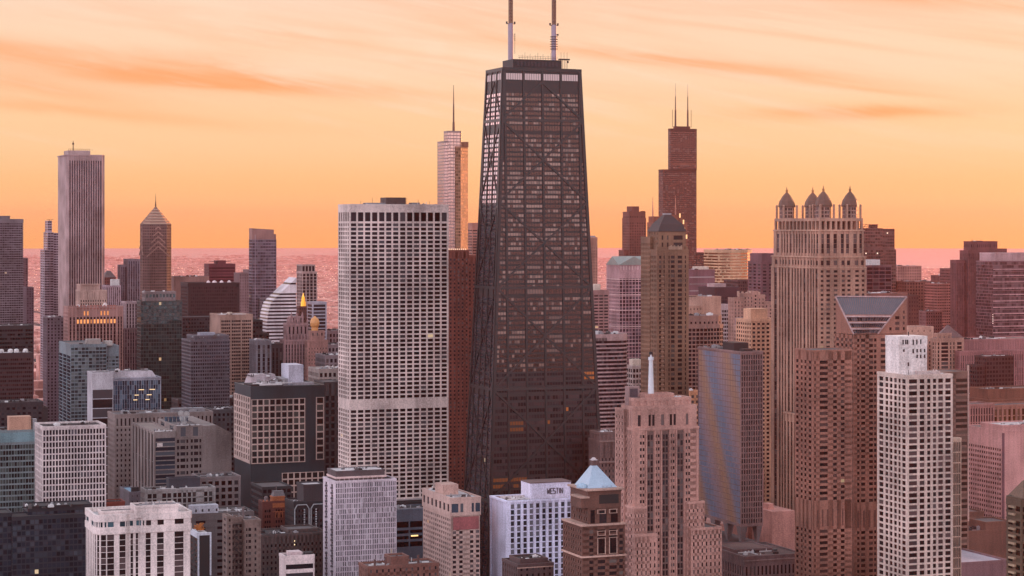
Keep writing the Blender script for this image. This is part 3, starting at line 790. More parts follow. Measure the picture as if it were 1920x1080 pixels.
s_lowl2 = S(0, .5, 3.45, .8, .5, .12, cols=cll, top=1)
b.tier(grow(rect(0, W_, 0, D_), 1.4), 0, b.z(502), s_low, styles={3: s_lowl, 1: s_lowl}, par=.5)
b.tier(grow(rect(0, W_, 0, D_), 1.0), b.z(502), b.z(482), s_top, styles={3: s_topl, 1: s_topl}, par=.6)
b.tier(rect(0, W_, 0, D_), b.z(482), b.z(432), s_top, styles={3: s_topl, 1: s_topl}, par=.6)
q = MB()
for y_ in (432, 482, 502): q.prism(grow(rect(0, W_, 0, D_), 2.1 if y_ > 440 else 1.0), b.z(y_ + 1.2), b.z(y_ - .6))
b.part('cornice', q, wall((.52, .37, .30)))
# open loggia storey
z0_, z1_ = b.z(432), b.z(409)
q = MB()
for (fx0, fx1, fy0, fy1) in ((.05, .95, .04, .96),): q.box(W_ * .16, W_ * .84, D_ * .12, D_ * .88, z0_, z1_ - 1)
b.part('loggia_core', q, wall((.20, .14, .12)))
for side_ in (0, 1):
    L = W_ if side_ == 0 else D_; n_ = 8 if side_ == 0 else 12
    for e in (0, 1):
        for i in range(n_ + 1):
            c0 = (L - 1.6) * i / n_
            q = MB()
            if side_ == 0: q.box(c0, c0 + 1.6, (D_ - 1.6) * e, (D_ - 1.6) * e + 1.6, z0_ + .3, z1_ - 2.2)
            else:
                if i in (0, n_): continue
                q.box((W_ - 1.6) * e, (W_ - 1.6) * e + 1.6, c0, c0 + 1.6, z0_ + .3, z1_ - 2.2)
            b.part('loggia_pillar', q, b.wallc)
q = MB()
for r0, r1, s0, s1 in ((0, W_, 0, 2), (0, W_, D_ - 2, D_), (0, 2, 2, D_ - 2), (W_ - 2, W_, 2, D_ - 2)): q.box(r0, r1, s0, s1, z1_ - 2.2, z1_)
b.part('loggia_beam', q, b.wallc)
q = MB(); q.box(1, W_ - 1, 1, D_ - 1, z1_ - .6, z1_ - .2); b.part('roof', q, ROOFM)
ls = 12.6
copper = wall((.22, .13, .095), .6, .25)
for (lx, ly) in ((ls / 2 + .6, ls / 2 + .6), (W_ - ls / 2 - .6, ls / 2 + .6), (ls / 2 + .6, D_ - ls / 2 - .6), (W_ - ls / 2 - .6, D_ - ls / 2 - .6)):
    h_ = b.z(386) - z1_
    q = MB(); q.prism(ngon(lx, ly, 5.7, 8, pi / 8), z1_ - .2, z1_ + h_); lant = b.part('lantern', q, wall((.40, .29, .25)))
    q = MB()
    ng = ngon(lx, ly, 5.76, 8, pi / 8)
    for i in range(8):
        p0, p1 = ng[i], ng[(i + 1) % 8]
        for k in range(3):
            for a_, c_ in ((.12, .46), (.54, .88)):
                pa = (p0[0] + (p1[0] - p0[0]) * a_, p0[1] + (p1[1] - p0[1]) * a_); pb = (p0[0] + (p1[0] - p0[0]) * c_, p0[1] + (p1[1] - p0[1]) * c_)
                q.face([(*pa, z1_ + .6 + k * h_ / 3.3), (*pb, z1_ + .6 + k * h_ / 3.3), (*pb, z1_ + .2 + (k + .85) * h_ / 3.3), (*pa, z1_ + .2 + (k + .85) * h_ / 3.3)], random.random())
    b.part('lantern_glazing', q, glass((.22, .15, .14), .3, (.3, .22, .2), 0, .6), lant)
    q = MB(); n0 = ngon(lx, ly, 6.5, 8, pi / 8); q.prism(n0, z1_ + h_ - .4, z1_ + h_ + .8); q.prism(n0, z1_ + h_ + .8, z1_ + h_ + 4.2, 0, ngon(lx, ly, 5.6, 8, pi / 8)); q.prism(ngon(lx, ly, 5.6, 8, pi / 8), z1_ + h_ + 4.2, z1_ + h_ + 8.2, 0, ngon(lx, ly, 3.1, 8, pi / 8)); q.prism(ngon(lx, ly, 3.1, 8, pi / 8), z1_ + h_ + 8.2, z1_ + h_ + 10.6, 0, ngon(lx, ly, .9, 8, pi / 8))
    b.part('lantern_roof', q, copper, lant)
    q = MB(); q.cyl(lx, ly, .85, z1_ + h_ + 10.4, z1_ + h_ + 12, 8); q.cyl(lx, ly, 1.0, z1_ + h_ + 12, z1_ + h_ + 12.5, 8); q.cyl(lx, ly, .6, z1_ + h_ + 12.5, z1_ + h_ + 15.2, 8, .1)
    b.part('finial', q, wall((.40, .22, .10), .5), lant)
    for sx_, sy_ in ((-1, -1), (1, -1), (-1, 1), (1, 1)):
        q = MB(); q.cyl(lx + sx_ * 5.6, ly + sy_ * 5.6, .85, z1_ - .1, z1_ + h_ + .6, 8); q.cyl(lx + sx_ * 5.6, ly + sy_ * 5.6, 1.0, z1_ + h_ + .6, z1_ + h_ + 1.3, 8, .5)
        b.part('corner_post', q, b.wallc)
# lower podium with ribbed stone, left foot
b.tier(rect(-8, .15 * W_, -6, 40), 0, b.z(781), S(0, .5, 3.6, .95, .5, 0, n=4, top=6), styles={3: S(0, .5, 3.6, .95, .5, .0, n=9, top=6)}, par=.8)

b = Bld('unfinished_glass_tower', 'hazy purple glass tower with ragged unfinished top right of the lanterns', 1602, 1618, 1680, 2600, wallc=(.22, .125, .115), g=glass((.17, .10, .09), .3, (.24, .15, .13), .006, .6, .18))
su = S(3.5, .85, 3.8, .6, .1, .25)
b.tier(b.R(), 0, b.z(468), su, par=0); b.tier(b.R(.02, .62, .1, 1), b.z(468), b.z(428), su, par=0); b.tier(b.R(.62, .98, .1, 1), b.z(468), b.z(429), su, par=0)
b.tier(b.R(.36, .52, .3, .7), b.z(428), b.z(422), None)
q = MB()
for k in range(7): q.box(1, .5 * b.W, 3, 12, b.z(442) + k * 2.2, b.z(442) + k * 2.2 + .5)
for k in range(9): q.box(1 + k * 2.2, 1.5 + k * 2.2, 3, 4, b.z(444), b.z(425) - (k * 3 % 4))
b.part('open_floor', q, wall((.30, .16, .12)))
q = MB(); q.bar((2, 3, b.z(428)), (6, 3, b.z(420)), .4, (0, -1, 0), .4); q.bar((6, 3, b.z(420)), (13, 3, b.z(427)), .3, (0, -1, 0), .3); b.part('hoist', q, ROOFD)
q = MB()
for x_, y_ in ((4, 475), (20, 475), (34, 437)): q.box(x_ - .7, x_ + .7, -.7, -.4, b.z(y_ + 1), b.z(y_ - 1))
b.part('work_light', q, lamp((1, .8, .6), 1.5))
b = Bld('white_top_tower', 'dark purple ribbed tower with a white box on top beside the four lantern tower', 1618, 1625, 1671, 2250, wallc=(.26, .16, .17), g=glass((.09, .05, .065), .15, (.15, .10, .10), .002, .4))
b.tier(b.R(), 0, b.z(499), S(0, .93, 4, .8, .35, .1, n=4, top=1)); b.box('penthouse', 1, b.W * .58, 2, 14, b.z(499), b.z(487), wall(WHITE))

# ================================================================== FAR LEFT
b = Bld('balcony_glass_tower', 'tall dark glass tower with thin balcony lines cut by the left edge', -60, -52, 43, 2500, wallc=(.26, .23, .25), g=glass((.06, .055, .075), .3, (.16, .13, .15), .004, .55), depth=30)
b.tier(b.R(), 0, b.z(411), S(2.7, .85, 2.75, .62, .0, .75, top=4), par=.4)
b.tier(b.R(.05, .75, .1, .9), b.z(411), b.z(406), None)
b = Bld('narrow_rear_slab', 'narrow hazy slab right behind the dark balcony tower', 38, 42, 52, 3000, wallc=(.24, .16, .18), depth=25)
b.tier(b.R(), 0, b.z(485), S(3, .5, 3.2, .6, .3, .2))
b = Bld('rear_shadow_block', 'low hazy violet block right of the dark balcony tower', 46, 50, 63, 2850, wallc=(.17, .12, .15), depth=30)
b.tier(b.R(), 0, b.z(540), S(3, .5, 3.2, .6, .3, .2))
b = Bld('slender_step_tower', 'slim three step glass tower just left of the tall ribbed tower', 82, 84, 112, 3050, wallc=(.42, .36, .40), g=glass((.11, .11, .15), .2, (.2, .18, .2), .003, .6), depth=40)
ss_ = S(0, .9, 3.6, .55, .3, .2, n=2)
b.tier(b.R(0, .30, 0, 1), 0, b.z(469), ss_, par=.3); b.tier(b.R(.22, .62, .1, 1), 0, b.z(436), ss_, par=.3); b.tier(b.R(.26, .52, .2, .8), b.z(436), b.z(414), ss_, par=.3); b.tier(b.R(.62, 1, .1, 1), 0, b.z(437), ss_, par=.3)
q = MB(); q.box(4, 14, 10, 10.5, b.z(411.5), b.z(411)); q.box(8, 8.4, 10, 10.4, b.z(414), b.z(411)); b.part('roof_crane', q, ROOFD)
# tall ribbed white tower
b = Bld('ribbed_tower', 'tall square white tower with close vertical ribs and a flat roof', 108, 124.5, 195.5, 2878, wallc=(.44, .345, .34), g=glass((.07, .065, .085), .2, (.12, .11, .13), .003, .4))
W_, D_ = b.W, b.D; n_ = 3.2
pl = [(n_, 0), (W_ - n_, 0), (W_, n_), (W_, D_ - n_), (W_ - n_, D_), (n_, D_), (0, D_ - n_), (0, n_)]
sr = S(0, .58, 3.9, .98, .9, 0, n=14, top=7); srl = S(0, .48, 3.9, .98, .25, 0, n=15, top=7)
b.tier(pl, 0, b.z(291), sr, styles={1: None, 3: None, 5: None, 7: None, 6: None}, par=1.0)
b.box('penthouse', .10 * W_, .68 * W_, .2 * D_, .7 * D_, b.z(291), b.z(281), wall((.46, .37, .36)))
q = MB()
for i in range(12): q.box(.1 * W_ + i * 2.9, .1 * W_ + .25 + i * 2.9, .2 * D_, .2 * D_ + .25, b.z(281), b.z(278.5))
q.box(.1 * W_, .68 * W_, .2 * D_, .2 * D_ + .25, b.z(278.8), b.z(278.3)); b.part('railing', q, ROOFD)
q = MB(); q.cyl(.25 * W_, .3 * D_, .7, b.z(281), b.z(270), 8, .5); q.cyl(.25 * W_, .3 * D_, 1.2, b.z(270), b.z(266), 8); q.cyl(.25 * W_, .3 * D_, .3, b.z(266), b.z(262), 6); b.part('antenna', q, ROOFD)
# diamond-topped tower
b = Bld('diamond_roof_tower', 'slate tower with chevron stepped pointed roof and thin spire', 261, 270, 323, 2700, wallc=(.25, .17, .155), g=glass((.09, .07, .075), .2, (.17, .12, .12), .003, .5))
W_, D_ = b.W, b.D; n_ = W_ * .2; mx_, my_ = W_ / 2, D_ / 2
pl = [(n_, 0), (W_ - n_, 0), (W_, n_), (W_, D_ - n_), (W_ - n_, D_), (n_, D_), (0, D_ - n_), (0, n_)]
b.tier(pl, 0, b.z(420), S(2.3, .6, 3.6, .55, .3, .3), par=0, roof=None)
zz0, zz1 = b.z(420), b.z(386)
step_m = wall((.30, .19, .15), .5, .1); roof_gl = glass((.42, .27, .20), .05, (.4, .26, .2), 0, .9, .22)  # plain brown finish and bronze glass for alternating roof steps
steps = 13
for k in range(steps):
    q0 = k / steps; za, zb = zz0 + (zz1 - zz0) * q0, zz0 + (zz1 - zz0) * (k + 1) / steps
    def shr(q_):
        e = 1 - q_
        e = max(.03, min(1, e)); return [(mx_ + (x - mx_) * e, my_ + (y - my_) * max(e, .03)) for x, y in pl]
    m = MB(); m.prism(shr(q0), za, za + (zb - za) * .72, 0, shr(q0 + .6 / steps)); m.prism(grow(shr(q0 + .5 / steps), .0), za + (zb - za) * .72, zb)
    b.part('roof_step', m, step_m if k % 2 else roof_gl)
# chevron gables on the two visible faces
for (pp, nn) in (((0, 0, 1, 0), (0, -1, 0)), ((0, D_, 0, -1), (-1, 0, 0))):
    L = W_ if nn[1] else D_
    q = MB()
    for k in range(5):
        zc = b.z(462) + k * 6.2; hw = L * (.40 - .075 * k)
        c_ = (pp[0] + pp[2] * L / 2, pp[1] + pp[3] * L / 2)
        for s_ in (-1, 1):
            q.bar((c_[0] + s_ * hw * pp[2], c_[1] + s_ * hw * pp[3], zc - hw * .9), (c_[0], c_[1], zc), 1.5, nn, .9)
    b.part('chevron_rib', q, wall((.36, .25, .22)))
q = MB(); q.cyl(mx_, my_, 1.0, zz1 - 1, b.z(378), 8, .6); q.cyl(mx_, my_, .45, b.z(378), b.z(363), 6, .15); b.part('spire', q, wall((.20, .11, .09)))
b = Bld('blue_ribbed_tower', 'hazy blue grey ribbed tower left of the pointed roof tower', 232, 240, 262, 2950, wallc=(.33, .29, .32), g=glass((.10, .10, .14), .2, (.2, .18, .2), .003, .5))
b.tier(b.R(), 0, b.z(487), S(0, .6, 3.5, .95, .5, 0, n=5, top=2)); b.tier(b.R(-.5, 0, .3, 1), 0, b.z(498), S(0, .6, 3.5, .95, .5, 0, n=3, top=2))
b = Bld('copper_hip_block', 'small maroon block with a hipped roof behind the tall ribbed tower', 192, 196, 217, 3100, wallc=(.26, .12, .11), depth=25)
b.tier(b.R(), 0, b.z(521), S(3, .5, 4, .5)); m = MB(); m.prism(grow(b.R(), 1), b.z(521), b.z(508), 0, b.R(.35, .65, .4, .6)); b.part('roof', m, wall((.22, .18, .18)))
b = Bld('white_cap_tower', 'lilac striped tower with a white box cap left of the pointed roof tower', 197, 199, 226, 2500, wallc=(.44, .35, .38), g=G_PINK, depth=25)
b.tier(b.R(), 0, b.z(537), S(0, .5, 3.5, .95, .3, 0, n=7, top=1)); b.box('penthouse', 7, 16, 2, 12, b.z(537), b.z(524), wall(WHITE))
b = Bld('cream_crown_tower', 'cream stone tower with battlement crown in front of the tall ribbed tower', 142, 150, 200, 2350, wallc=(.50, .38, .34), g=G_DARK)
b.tier(b.R(), 0, b.z(546), S(0, .45, 3.6, .6, .3, .3, n=11, top=9)); b.tier(b.R(.04, .72, .1, .9), b.z(546), b.z(535), S(2.5, .3, 9, .5, .5, .2)); 
q = MB()
for i in range(11): q.box(1.5 + i * 2.0, 2.6 + i * 2.0, 1, 1.8, b.z(535), b.z(532))
b.part('battlement', q, b.wallc)
# building with lit crown windows
b = Bld('lit_crown_tower', 'pink ribbed tower with a row of glowing orange crown windows', 120, 128, 230, 2050, wallc=(.40, .26, .24), g=glass((.045, .04, .05), .2, (.13, .10, .10), .004, .4))
cc = [(.025, .055), (.09, .12)] + [(.155 + i * .0615, .155 + i * .0615 + .036) for i in range(12)] + [(.91, .935), (.96, .985)]
b.tier(b.R(), 0, b.z(577), S(0, .5, 3.5, .9, .5, 0, cols=cc, top=9), styles={3: S(0, .5, 3.5, .55, .4, .3, n=4, top=4)})
W_ = b.W
for i in range(12):
    x_ = W_ * (.155 + i * .0615); q = MB()
    q.box(x_ + .2, x_ + W_ * .034, -.35, -.15, b.z(607), b.z(599.5)); b.part('lit_window', q, lamp((1, .36, .10), 1.0 if i % 5 != 4 else .35))
    if i in (2, 3, 7, 8, 9):
        q = MB(); q.box(x_ + .3, x_ + W_ * .03, -.35, -.15, b.z(592), b.z(584)); b.part('lit_window', q, lamp((1, .36, .10), .7))
    q = MB(); q.cyl(x_ + .9, .6, 1.05, b.z(580), b.z(573), 10); b.part('crown_bay', q, wall((.42, .20, .17)))
q = MB(); q.dome(W_ * .7, 8, 2.6, b.z(577), 4.2); b.part('roof_dome', q, wall((.7, .62, .6)))
b.clutter(2, W_ - 6, 4, 18, b.z(577), 7, .8)
b = Bld('rib_shadow_tower', 'unlit violet tower base left of the pink ribbed tower', 86, 88, 126, 2300, wallc=(.20, .155, .18), depth=25)
b.tier(b.R(), 0, b.z(596), S(3.4, .5, 3.4, .6, .3, .2), par=.6)
b.clutter(1, b.W - 3, 2, 18, b.z(596), 5, .7)
b = Bld('low_ribbed_annex', 'dim ribbed annex right of the pink ribbed tower', 226, 229, 262, 2150, wallc=(.24, .17, .18), depth=30)
b.tier(b.R(), 0, b.z(617), S(0, .5, 3.5, .9, .4, 0, n=7)); b.tier(b.R(.25, .9, .1, 1), b.z(617), b.z(568), S(0, .5, 3.5, .9, .3, 0, n=4, top=1), mat=wall((.40, .32, .33)))
b = Bld('bronze_slab', 'dark bronze slab at the left edge below the balcony tower', -45, -40, 62, 2050, wallc=(.05, .045, .05), g=G_BLACK, depth=35)
b.tier(b.R(), 0, b.z(613), S(2.4, .9, 4.0, .5, .1, .25, top=2)); b.clutter(2, b.W - 3, 2, 18, b.z(613), 8, .7)
b = Bld('tank_roof_office', 'dark red banded office with white cooling tanks on its roof, left edge', -40, -34, 61, 1800, wallc=(.085, .05, .055), g=glass((.06, .022, .026), .2, (.13, .06, .06), .003, .4), depth=30)
b.tier(b.R(), 0, b.z(665), S(1.7, .8, 3.6, .5, .15, .3, top=3), roof=ROOFL)
for i, fx in enumerate((.42, .60, .72, .90)):
    q = MB(); q.cyl(fx * b.W, 12, 2.2, b.z(665), b.z(665) + 2.4, 14); q.dome(fx * b.W, 12, 2.2, b.z(665) + 2.4, 1.4, 14, 3); b.part('cooling_tank', q, wall(WHITE, .5))
b.clutter(2, b.W - 2, 2, 9, b.z(665), 7, .6)
b = Bld('dark_low_roof', 'low dark flat block at the left edge under the red banded office', -40, -30, 80, 1650, wallc=(.07, .06, .07), g=G_BLACK, depth=30)
b.tier(b.R(), 0, b.z(758), S(4, .6, 4, .5, .3, .3, top=2)); b.clutter(2, b.W - 2, 2, 22, b.z(758), 8, .7)
b.tier(b.R(.82, 1.1, .1, .8), 0, b.z(770), None, mat=wall((.10, .085, .09)))

# glass condo with balconies + blue side
b = Bld('green_glass_condo', 'grey green glass condominium with white corner fin below the pink ribbed tower', 111, 133, 225, 1860, wallc=(.25, .29, .31), g=glass((.12, .18, .20), .4, (.28, .32, .32), .006, .55))
b.tier(b.R(0, .72), 0, b.z(648), S(3.0, .88, 3.1, .72, .15, .45, top=1.5), styles={3: S(0, .92, 3.1, .8, .35, .15, n=3, top=9, g=G_BLUE)}); b.tier(b.R(.72, 1, .1, 1), 0, b.z(652), S(3.0, .8, 3.1, .62, .15, .45, top=8))
b.box('penthouse', .33 * b.W, .62 * b.W, 3, 12, b.z(648), b.z(637), wall((.42, .38, .36))); b.box('penthouse', .70 * b.W, .86 * b.W, 3, 12, b.z(650), b.z(641), wall((.45, .42, .40)))
b.clutter(2, b.W - 4, 3, 12, b.z(648), 6, .7)
b = Bld('fin_roof_office', 'blue glass office with white side wall and tall white fins', 164, 173, 301, 1700, wallc=(.40, .40, .44), g=glass((.10, .18, .27), .15, (.22, .30, .38), .003, .6))
W_ = b.W
b.tier(b.R(0, .30, 0, 1), 0, b.z(701), S(0, .97, 7.6, .92, .25, .12, n=1, top=12.5, g=glass((.05, .045, .05), .3, (.12, .11, .12), .004, .3)), styles={3: None}, mat=wall((.50, .48, .50)))
b.tier(b.R(.30, 1, .06, 1), 0, b.z(711), S(0, .90, 3.7, .97, .55, 0, n=20, top=2), par=.6)
m = MB(); m.prism(b.R(.30, .96, .2, .9), b.z(711), b.z(699), 0, b.R(.30, .90, .3, .85)); b.part('sloped_roof', m, wall((.50, .46, .48)))
for r_, sp2 in ((733, ((.68, .76), (.84, .92))), (743, ((.62, .68), (.80, .87))), (752, ((.60, .66), (.78, .84)))):
    for a_, c_ in sp2:
        q = MB(); q.box(a_ * W_, c_ * W_, b.D * .06 - .72, b.D * .06 - .6, b.z(r_ + .9), b.z(r_ - .4)); b.part('lit_ceiling', q, lamp((1, .68, .36), 1.2))
b.clutter(4, W_ - 8, 5, 18, b.z(699), 7, .7)
# dark green glass tower
b = Bld('dark_green_tower', 'dark green mirror glass tower with mechanical cap', 257, 264, 341, 1950, wallc=(.06, .085, .085), g=glass((.05, .09, .09), .12, (.08, .09, .08), .006, .45, .12, warp=2.5), wrough=.5)
b.tier(b.R(), 0, b.z(566), S(2.4, .88, 3.4, .8, .12, .12), par=.8)
b.tier(b.R(.12, .86, .1, .9), b.z(566), b.z(549), S(3, .7, 6, .5, .2, .2), mat=wall((.30, .25, .25)))
b.clutter(3, b.W - 5, 3, 16, b.z(549), 4, .6)
q = MB(); q.box(.14 * b.W, .84 * b.W, 2, 2.4, b.z(549), b.z(547)); b.part('roof_rim', q, wall((.55, .5, .5)))
b = Bld('hazy_tan_block', 'hazy plain tan block behind the dark green tower', 322, 326, 392, 2750, wallc=(.34, .23, .21), depth=40)
b.tier(b.R(), 0, b.z(520), None); b.clutter(2, b.W - 4, 2, 20, b.z(520), 7, .9)
b = Bld('maroon_office', 'hazy maroon office block with raised roof hut on the horizon', 388, 392, 441, 3000, wallc=(.20, .062, .085), g=glass((.12, .035, .05), .2, (.18, .06, .08), 0, .3), depth=30)
b.tier(b.R(), 0, b.z(496), S(0, 1, 4.3, .5, 0, .3, n=1, top=3)); b.tier(b.R(.35, .66, .1, .9), b.z(496), b.z(490), None); q = MB(); q.box(.1 * b.W, .85 * b.W, 3, 16, b.z(490.5), b.z(489.8)); b.part('roof_canopy', q, ROOFD)
b = Bld('dark_screen_block', 'wide dark plum flat block with four white domes along its roof', 348, 353, 449, 2450, wallc=(.065, .035, .045), g=glass((.06, .03, .036), .3, (.09, .045, .05), 0, .2), depth=40)
b.tier(b.R(), 0, b.z(532), S(2.2, .6, 4, .6, .2, .2, top=3, side=3))
for fx in (.42, .54, .68, .83):
    q = MB(); q.dome(fx * b.W, 8, 3.1 if fx > .5 and fx < .6 else 2.5, b.z(532), 3.3); b.part('roof_dome', q, wall((.66, .56, .56)))
b = Bld('dark_base_block', 'dark wide base block in front of the plum flat block', 336, 342, 410, 2200, wallc=(.06, .05, .06), g=G_BLACK, depth=30)
b.tier(b.R(), 0, b.z(596), S(3, .7, 3.8, .5, .2, .2))
b = Bld('grey_side_tower', 'hazy grey tower hugging the left side of the slanted top glass tower', 446, 449, 471, 2900, wallc=(.32, .24, .25), depth=30)
b.tier(b.R(), 0, b.z(513), S(3, .3, 4, .5)); b.tier(b.R(.75, 1, 0, 1), b.z(513), b.z(507), None)
# slanted-top blue tower
b = Bld('slant_top_tower', 'blue grey glass tower with a slightly slanted blank top', 467, 473, 518, 2500, wallc=(.27, .22, .25), g=glass((.11, .10, .13), .3, (.20, .17, .19), .003, .6))
W_, D_ = b.W, b.D
b.tier(b.R(), 0, b.z(449), S(0, .88, 3.6, .62, .12, .25, n=9), par=0, roof=None)
m = MB(); m.v += [(0, 0, b.z(449)), (W_ * .9, 0, b.z(449)), (W_ * .9, D_, b.z(449)), (0, D_, b.z(449)), (0, 0, b.z(428)), (W_ * .9, 0, b.z(430.5)), (W_ * .9, D_, b.z(430.5)), (0, D_, b.z(428))]
for f_ in ((0, 1, 5, 4), (1, 2, 6, 5), (2, 3, 7, 6), (3, 0, 4, 7), (4, 5, 6, 7), (3, 2, 1, 0)): m.f.append(f_); m.r.append(0)
b.part('screen_wall', m, wall((.33, .215, .20))); b.box('screen_return', W_ * .9, W_, 1, D_, b.z(449), b.z(439), wall((.30, .20, .19)))
q = MB(); q.box(3.2, 3.7, -.5, -.3, b.z(600), b.z(440)); b.part('edge_fin', q, wall((.45, .38, .42)))
b.tier(b.R(.25, .8, -.5, 0), 0, b.z(560), S(2.4, .7, 3.2, .6, .2, .3), mat=wall((.26, .22, .23)))
# tan office with three groups
b = Bld('tan_grid_office', 'tan office tower with windows in three groups and pale roof', 394, 413, 473, 1900, wallc=(.40, .29, .25), g=G_BLACK)
cc = []
for gi in range(3):
    for k in range(5): a0_ = .03 + gi * .325 + k * .057; cc.append((a0_, a0_ + .048))
b.tier(b.R(), 0, b.z(592), S(0, .5, 3.05, .58, .4, .35, cols=cc, top=3.5), styles={3: None}, roof=ROOFL); b.box('roof_hut', 8, 12, 5, 8, b.z(592), b.z(586), wall(CREAM)); b.clutter(2, b.W - 3, 2, 18, b.z(592), 4, .6)
b = Bld('rough_grey_tower', 'squat mottled grey glass tower with grey roof box', 341, 358, 430, 1800, wallc=(.18, .165, .185), g=glass((.055, .06, .075), .2, (.13, .12, .13), .006, .5, .1, warp=2.0))
b.tier(b.R(), 0, b.z(640), S(2.0, .75, 3.0, .6, .2, .3)); b.tier(b.R(.12, 1.0, .1, .9), b.z(640), b.z(632), S(3, .4, 5, .4))
b.box('roof_box', .25 * b.W, .66 * b.W, 4, 12, b.z(632), b.z(624.5), wall((.36, .36, .40))); b.clutter(2, b.W - 4, 2, 12, b.z(634), 8, .7)
b = Bld('dark_gap_block', 'narrow near black block right of the tan three group office', 470, 473, 492, 2000, wallc=(.03, .03, .035), g=G_BLACK, depth=25)
b.tier(b.R(), 0, b.z(602), S(3, .7, 4, .5, .2, .2)); b.tier(b.R(.5, 1.7, .1, 1), 0, b.z(628), S(3, .7, 4, .5, .2, .2))
# striped sail roof building
b = Bld('striped_sail_tower', 'white and navy striped tower with steep sail shaped slope', 497, 500, 556, 2150, wallc=(.62, .56, .57), g=glass((.035, .035, .05), .15, (.10, .09, .11), 0, .5), depth=30)
W_, D_ = b.W, b.D
prof = [(0.0, 640), (-.02, 625), (0.0, 605), (.05, 585), (.13, 568), (1.0, 521)]
def pf(zq):
    pts = [(fx * W_, b.z(y_)) for fx, y_ in prof]
    if zq <= pts[0][1]: return pts[0][0] + (pts[0][1] - zq) * .10
    for (xa, za), (xb, zb) in zip(pts, pts[1:]):
        if za <= zq <= zb: return xa + (xb - xa) * (zq - za) / (zb - za)
    return W_
zq = b.z(521); k = 0
wm = MB(); gm_ = MB()
while zq > 40:
    h_ = 1.75
    x0_, x1_ = pf(zq - h_), pf(zq)
    tgt = wm if (k % 2 == 0 or 4 <= k <= 8 or k < 3) else gm_
    ins = 0 if tgt is wm else .5
    if x1_ < W_ - .3 or x0_ < W_ - .3:
        tgt.prism([(x0_ + ins, ins), (W_ - ins, ins), (W_ - ins, D_ - ins), (x0_ + ins, D_ - ins)], zq - h_, zq, random.random(), [(min(x1_ + ins, W_ - ins - .01), ins), (W_ - ins, ins), (W_ - ins, D_ - ins), (min(x1_ + ins, W_ - ins - .01), D_ - ins)])
    zq -= h_; k += 1
b.part('wall', wm, b.wallc); b.part('window', gm_, b.g)['kind'] = 'stuff'
b = Bld('sunset_edge_tower', 'gridded cream tower with sunlit upper left corner behind the striped tower', 557, 567, 594, 2350, wallc=(.46, .36, .34), g=G_BLACK)
b.tier(b.R(), 0, b.z(511), S(0, .72, 3.6, .8, .4, .18, n=4, top=1)); b.tier(b.R(0, .9, .1, 1), b.z(511), b.z(498), S(0, .7, 7, .8, .4, .2, n=4), roof=ROOFL)
b = Bld('gold_lantern_tower', 'slim brown tower with small glowing gold lantern top', 556, 561, 584, 2250, wallc=(.20, .10, .09), depth=16)
b.tier(b.R(), 0, b.z(576), S(0, .5, 3.6, .5, .3, .3, n=6)); 
q = MB(); cx_, cy2 = b.W * .48, 7; q.cyl(cx_, cy2, 2.9, b.z(576), b.z(566), 8, 2.6); q.cyl(cx_, cy2, 2.0, b.z(566), b.z(557), 8, 1.7); q.cyl(cx_, cy2, 1.1, b.z(557), b.z(550), 8, .3)
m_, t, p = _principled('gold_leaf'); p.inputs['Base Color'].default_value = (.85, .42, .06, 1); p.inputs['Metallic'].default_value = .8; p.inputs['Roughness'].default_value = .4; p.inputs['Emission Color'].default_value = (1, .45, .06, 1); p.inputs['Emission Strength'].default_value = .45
b.part('lantern', q, m_)
# gothic tower
b = Bld('gothic_tower', 'hazy pink gothic stone tower with buttressed crown', 526, 534, 583, 2000, wallc=(.40, .28, .28), g=G_DARK)
W_, D_ = b.W, b.D
b.tier(b.R(), 0, b.z(640), S(0, .45, 3.6, .9, .6, 0, n=9, top=3), par=1.5)
b.tier(b.R(.12, .88, .12, .88), b.z(640), b.z(610), S(0, .4, 8, .85, .7, 0, n=5, top=1), par=1.5); b.tier(b.R(.28, .74, .28, .74), b.z(610), b.z(596), S(0, .4, 5, .8, .5, 0, n=3), par=1)
for i in range(9):
    fx = i / 8
    q = MB(); x_ = fx * W_; q.box(x_ - .6, x_ + .6, -.7, .7, b.z(640), b.z(631)); q.cone(rect(x_ - .6, x_ + .6, -.7, .7), b.z(631), (x_, 0, b.z(625))); b.part('pinnacle', q, b.wallc)
for i in range(5):
    x_ = W_ * (.12 + .76 * i / 4); q = MB(); y_ = .12 * D_; q.box(x_ - .7, x_ + .7, y_ - .9, y_ + .6, b.z(612), b.z(602)); q.cone(rect(x_ - .7, x_ + .7, y_ - .9, y_ + .6), b.z(602), (x_, y_, b.z(594))); b.part('pinnacle', q, b.wallc)
for s_ in (.3, .5, .72):
    x_ = W_ * s_; q = MB(); y_ = .3 * D_; q.box(x_ - .8, x_ + .8, y_ - 1, y_ + .6, b.z(600), b.z(592)); q.cone(rect(x_ - .8, x_ + .8, y_ - 1, y_ + .6), b.z(592), (x_, y_, b.z(584))); b.part('pinnacle', q, b.wallc)
b = Bld('onion_dome_tower', 'pink stone tower with a round golden onion dome', 572, 577, 614, 1930, wallc=(.42, .27, .245), g=G_DARK)
b.tier(b.R(), 0, b.z(640), S(0, .3, 3.4, .45, .3, .3, n=7, top=5)); b.tier(b.R(.16, .84, .1, .8), b.z(640), b.z(622), S(4, .3, 5, .5), par=.8)
q = MB(); cx_, cy2 = b.W * .46, 7; q.cyl(cx_, cy2, 3.2, b.z(622), b.z(615), 12); r0 = 3.2; zs = b.z(615)
prv = ngon(cx_, cy2, 3.0, 14); pz = zs
for rr2, dz_ in ((4.1, 2), (4.4, 4.2), (4.0, 6.4), (3.0, 8.2), (1.4, 9.4), (.3, 10.6)):
    nx_ = ngon(cx_, cy2, rr2, 14); q.prism(prv, pz, zs + dz_, 0, nx_); prv, pz = nx_, zs + dz_
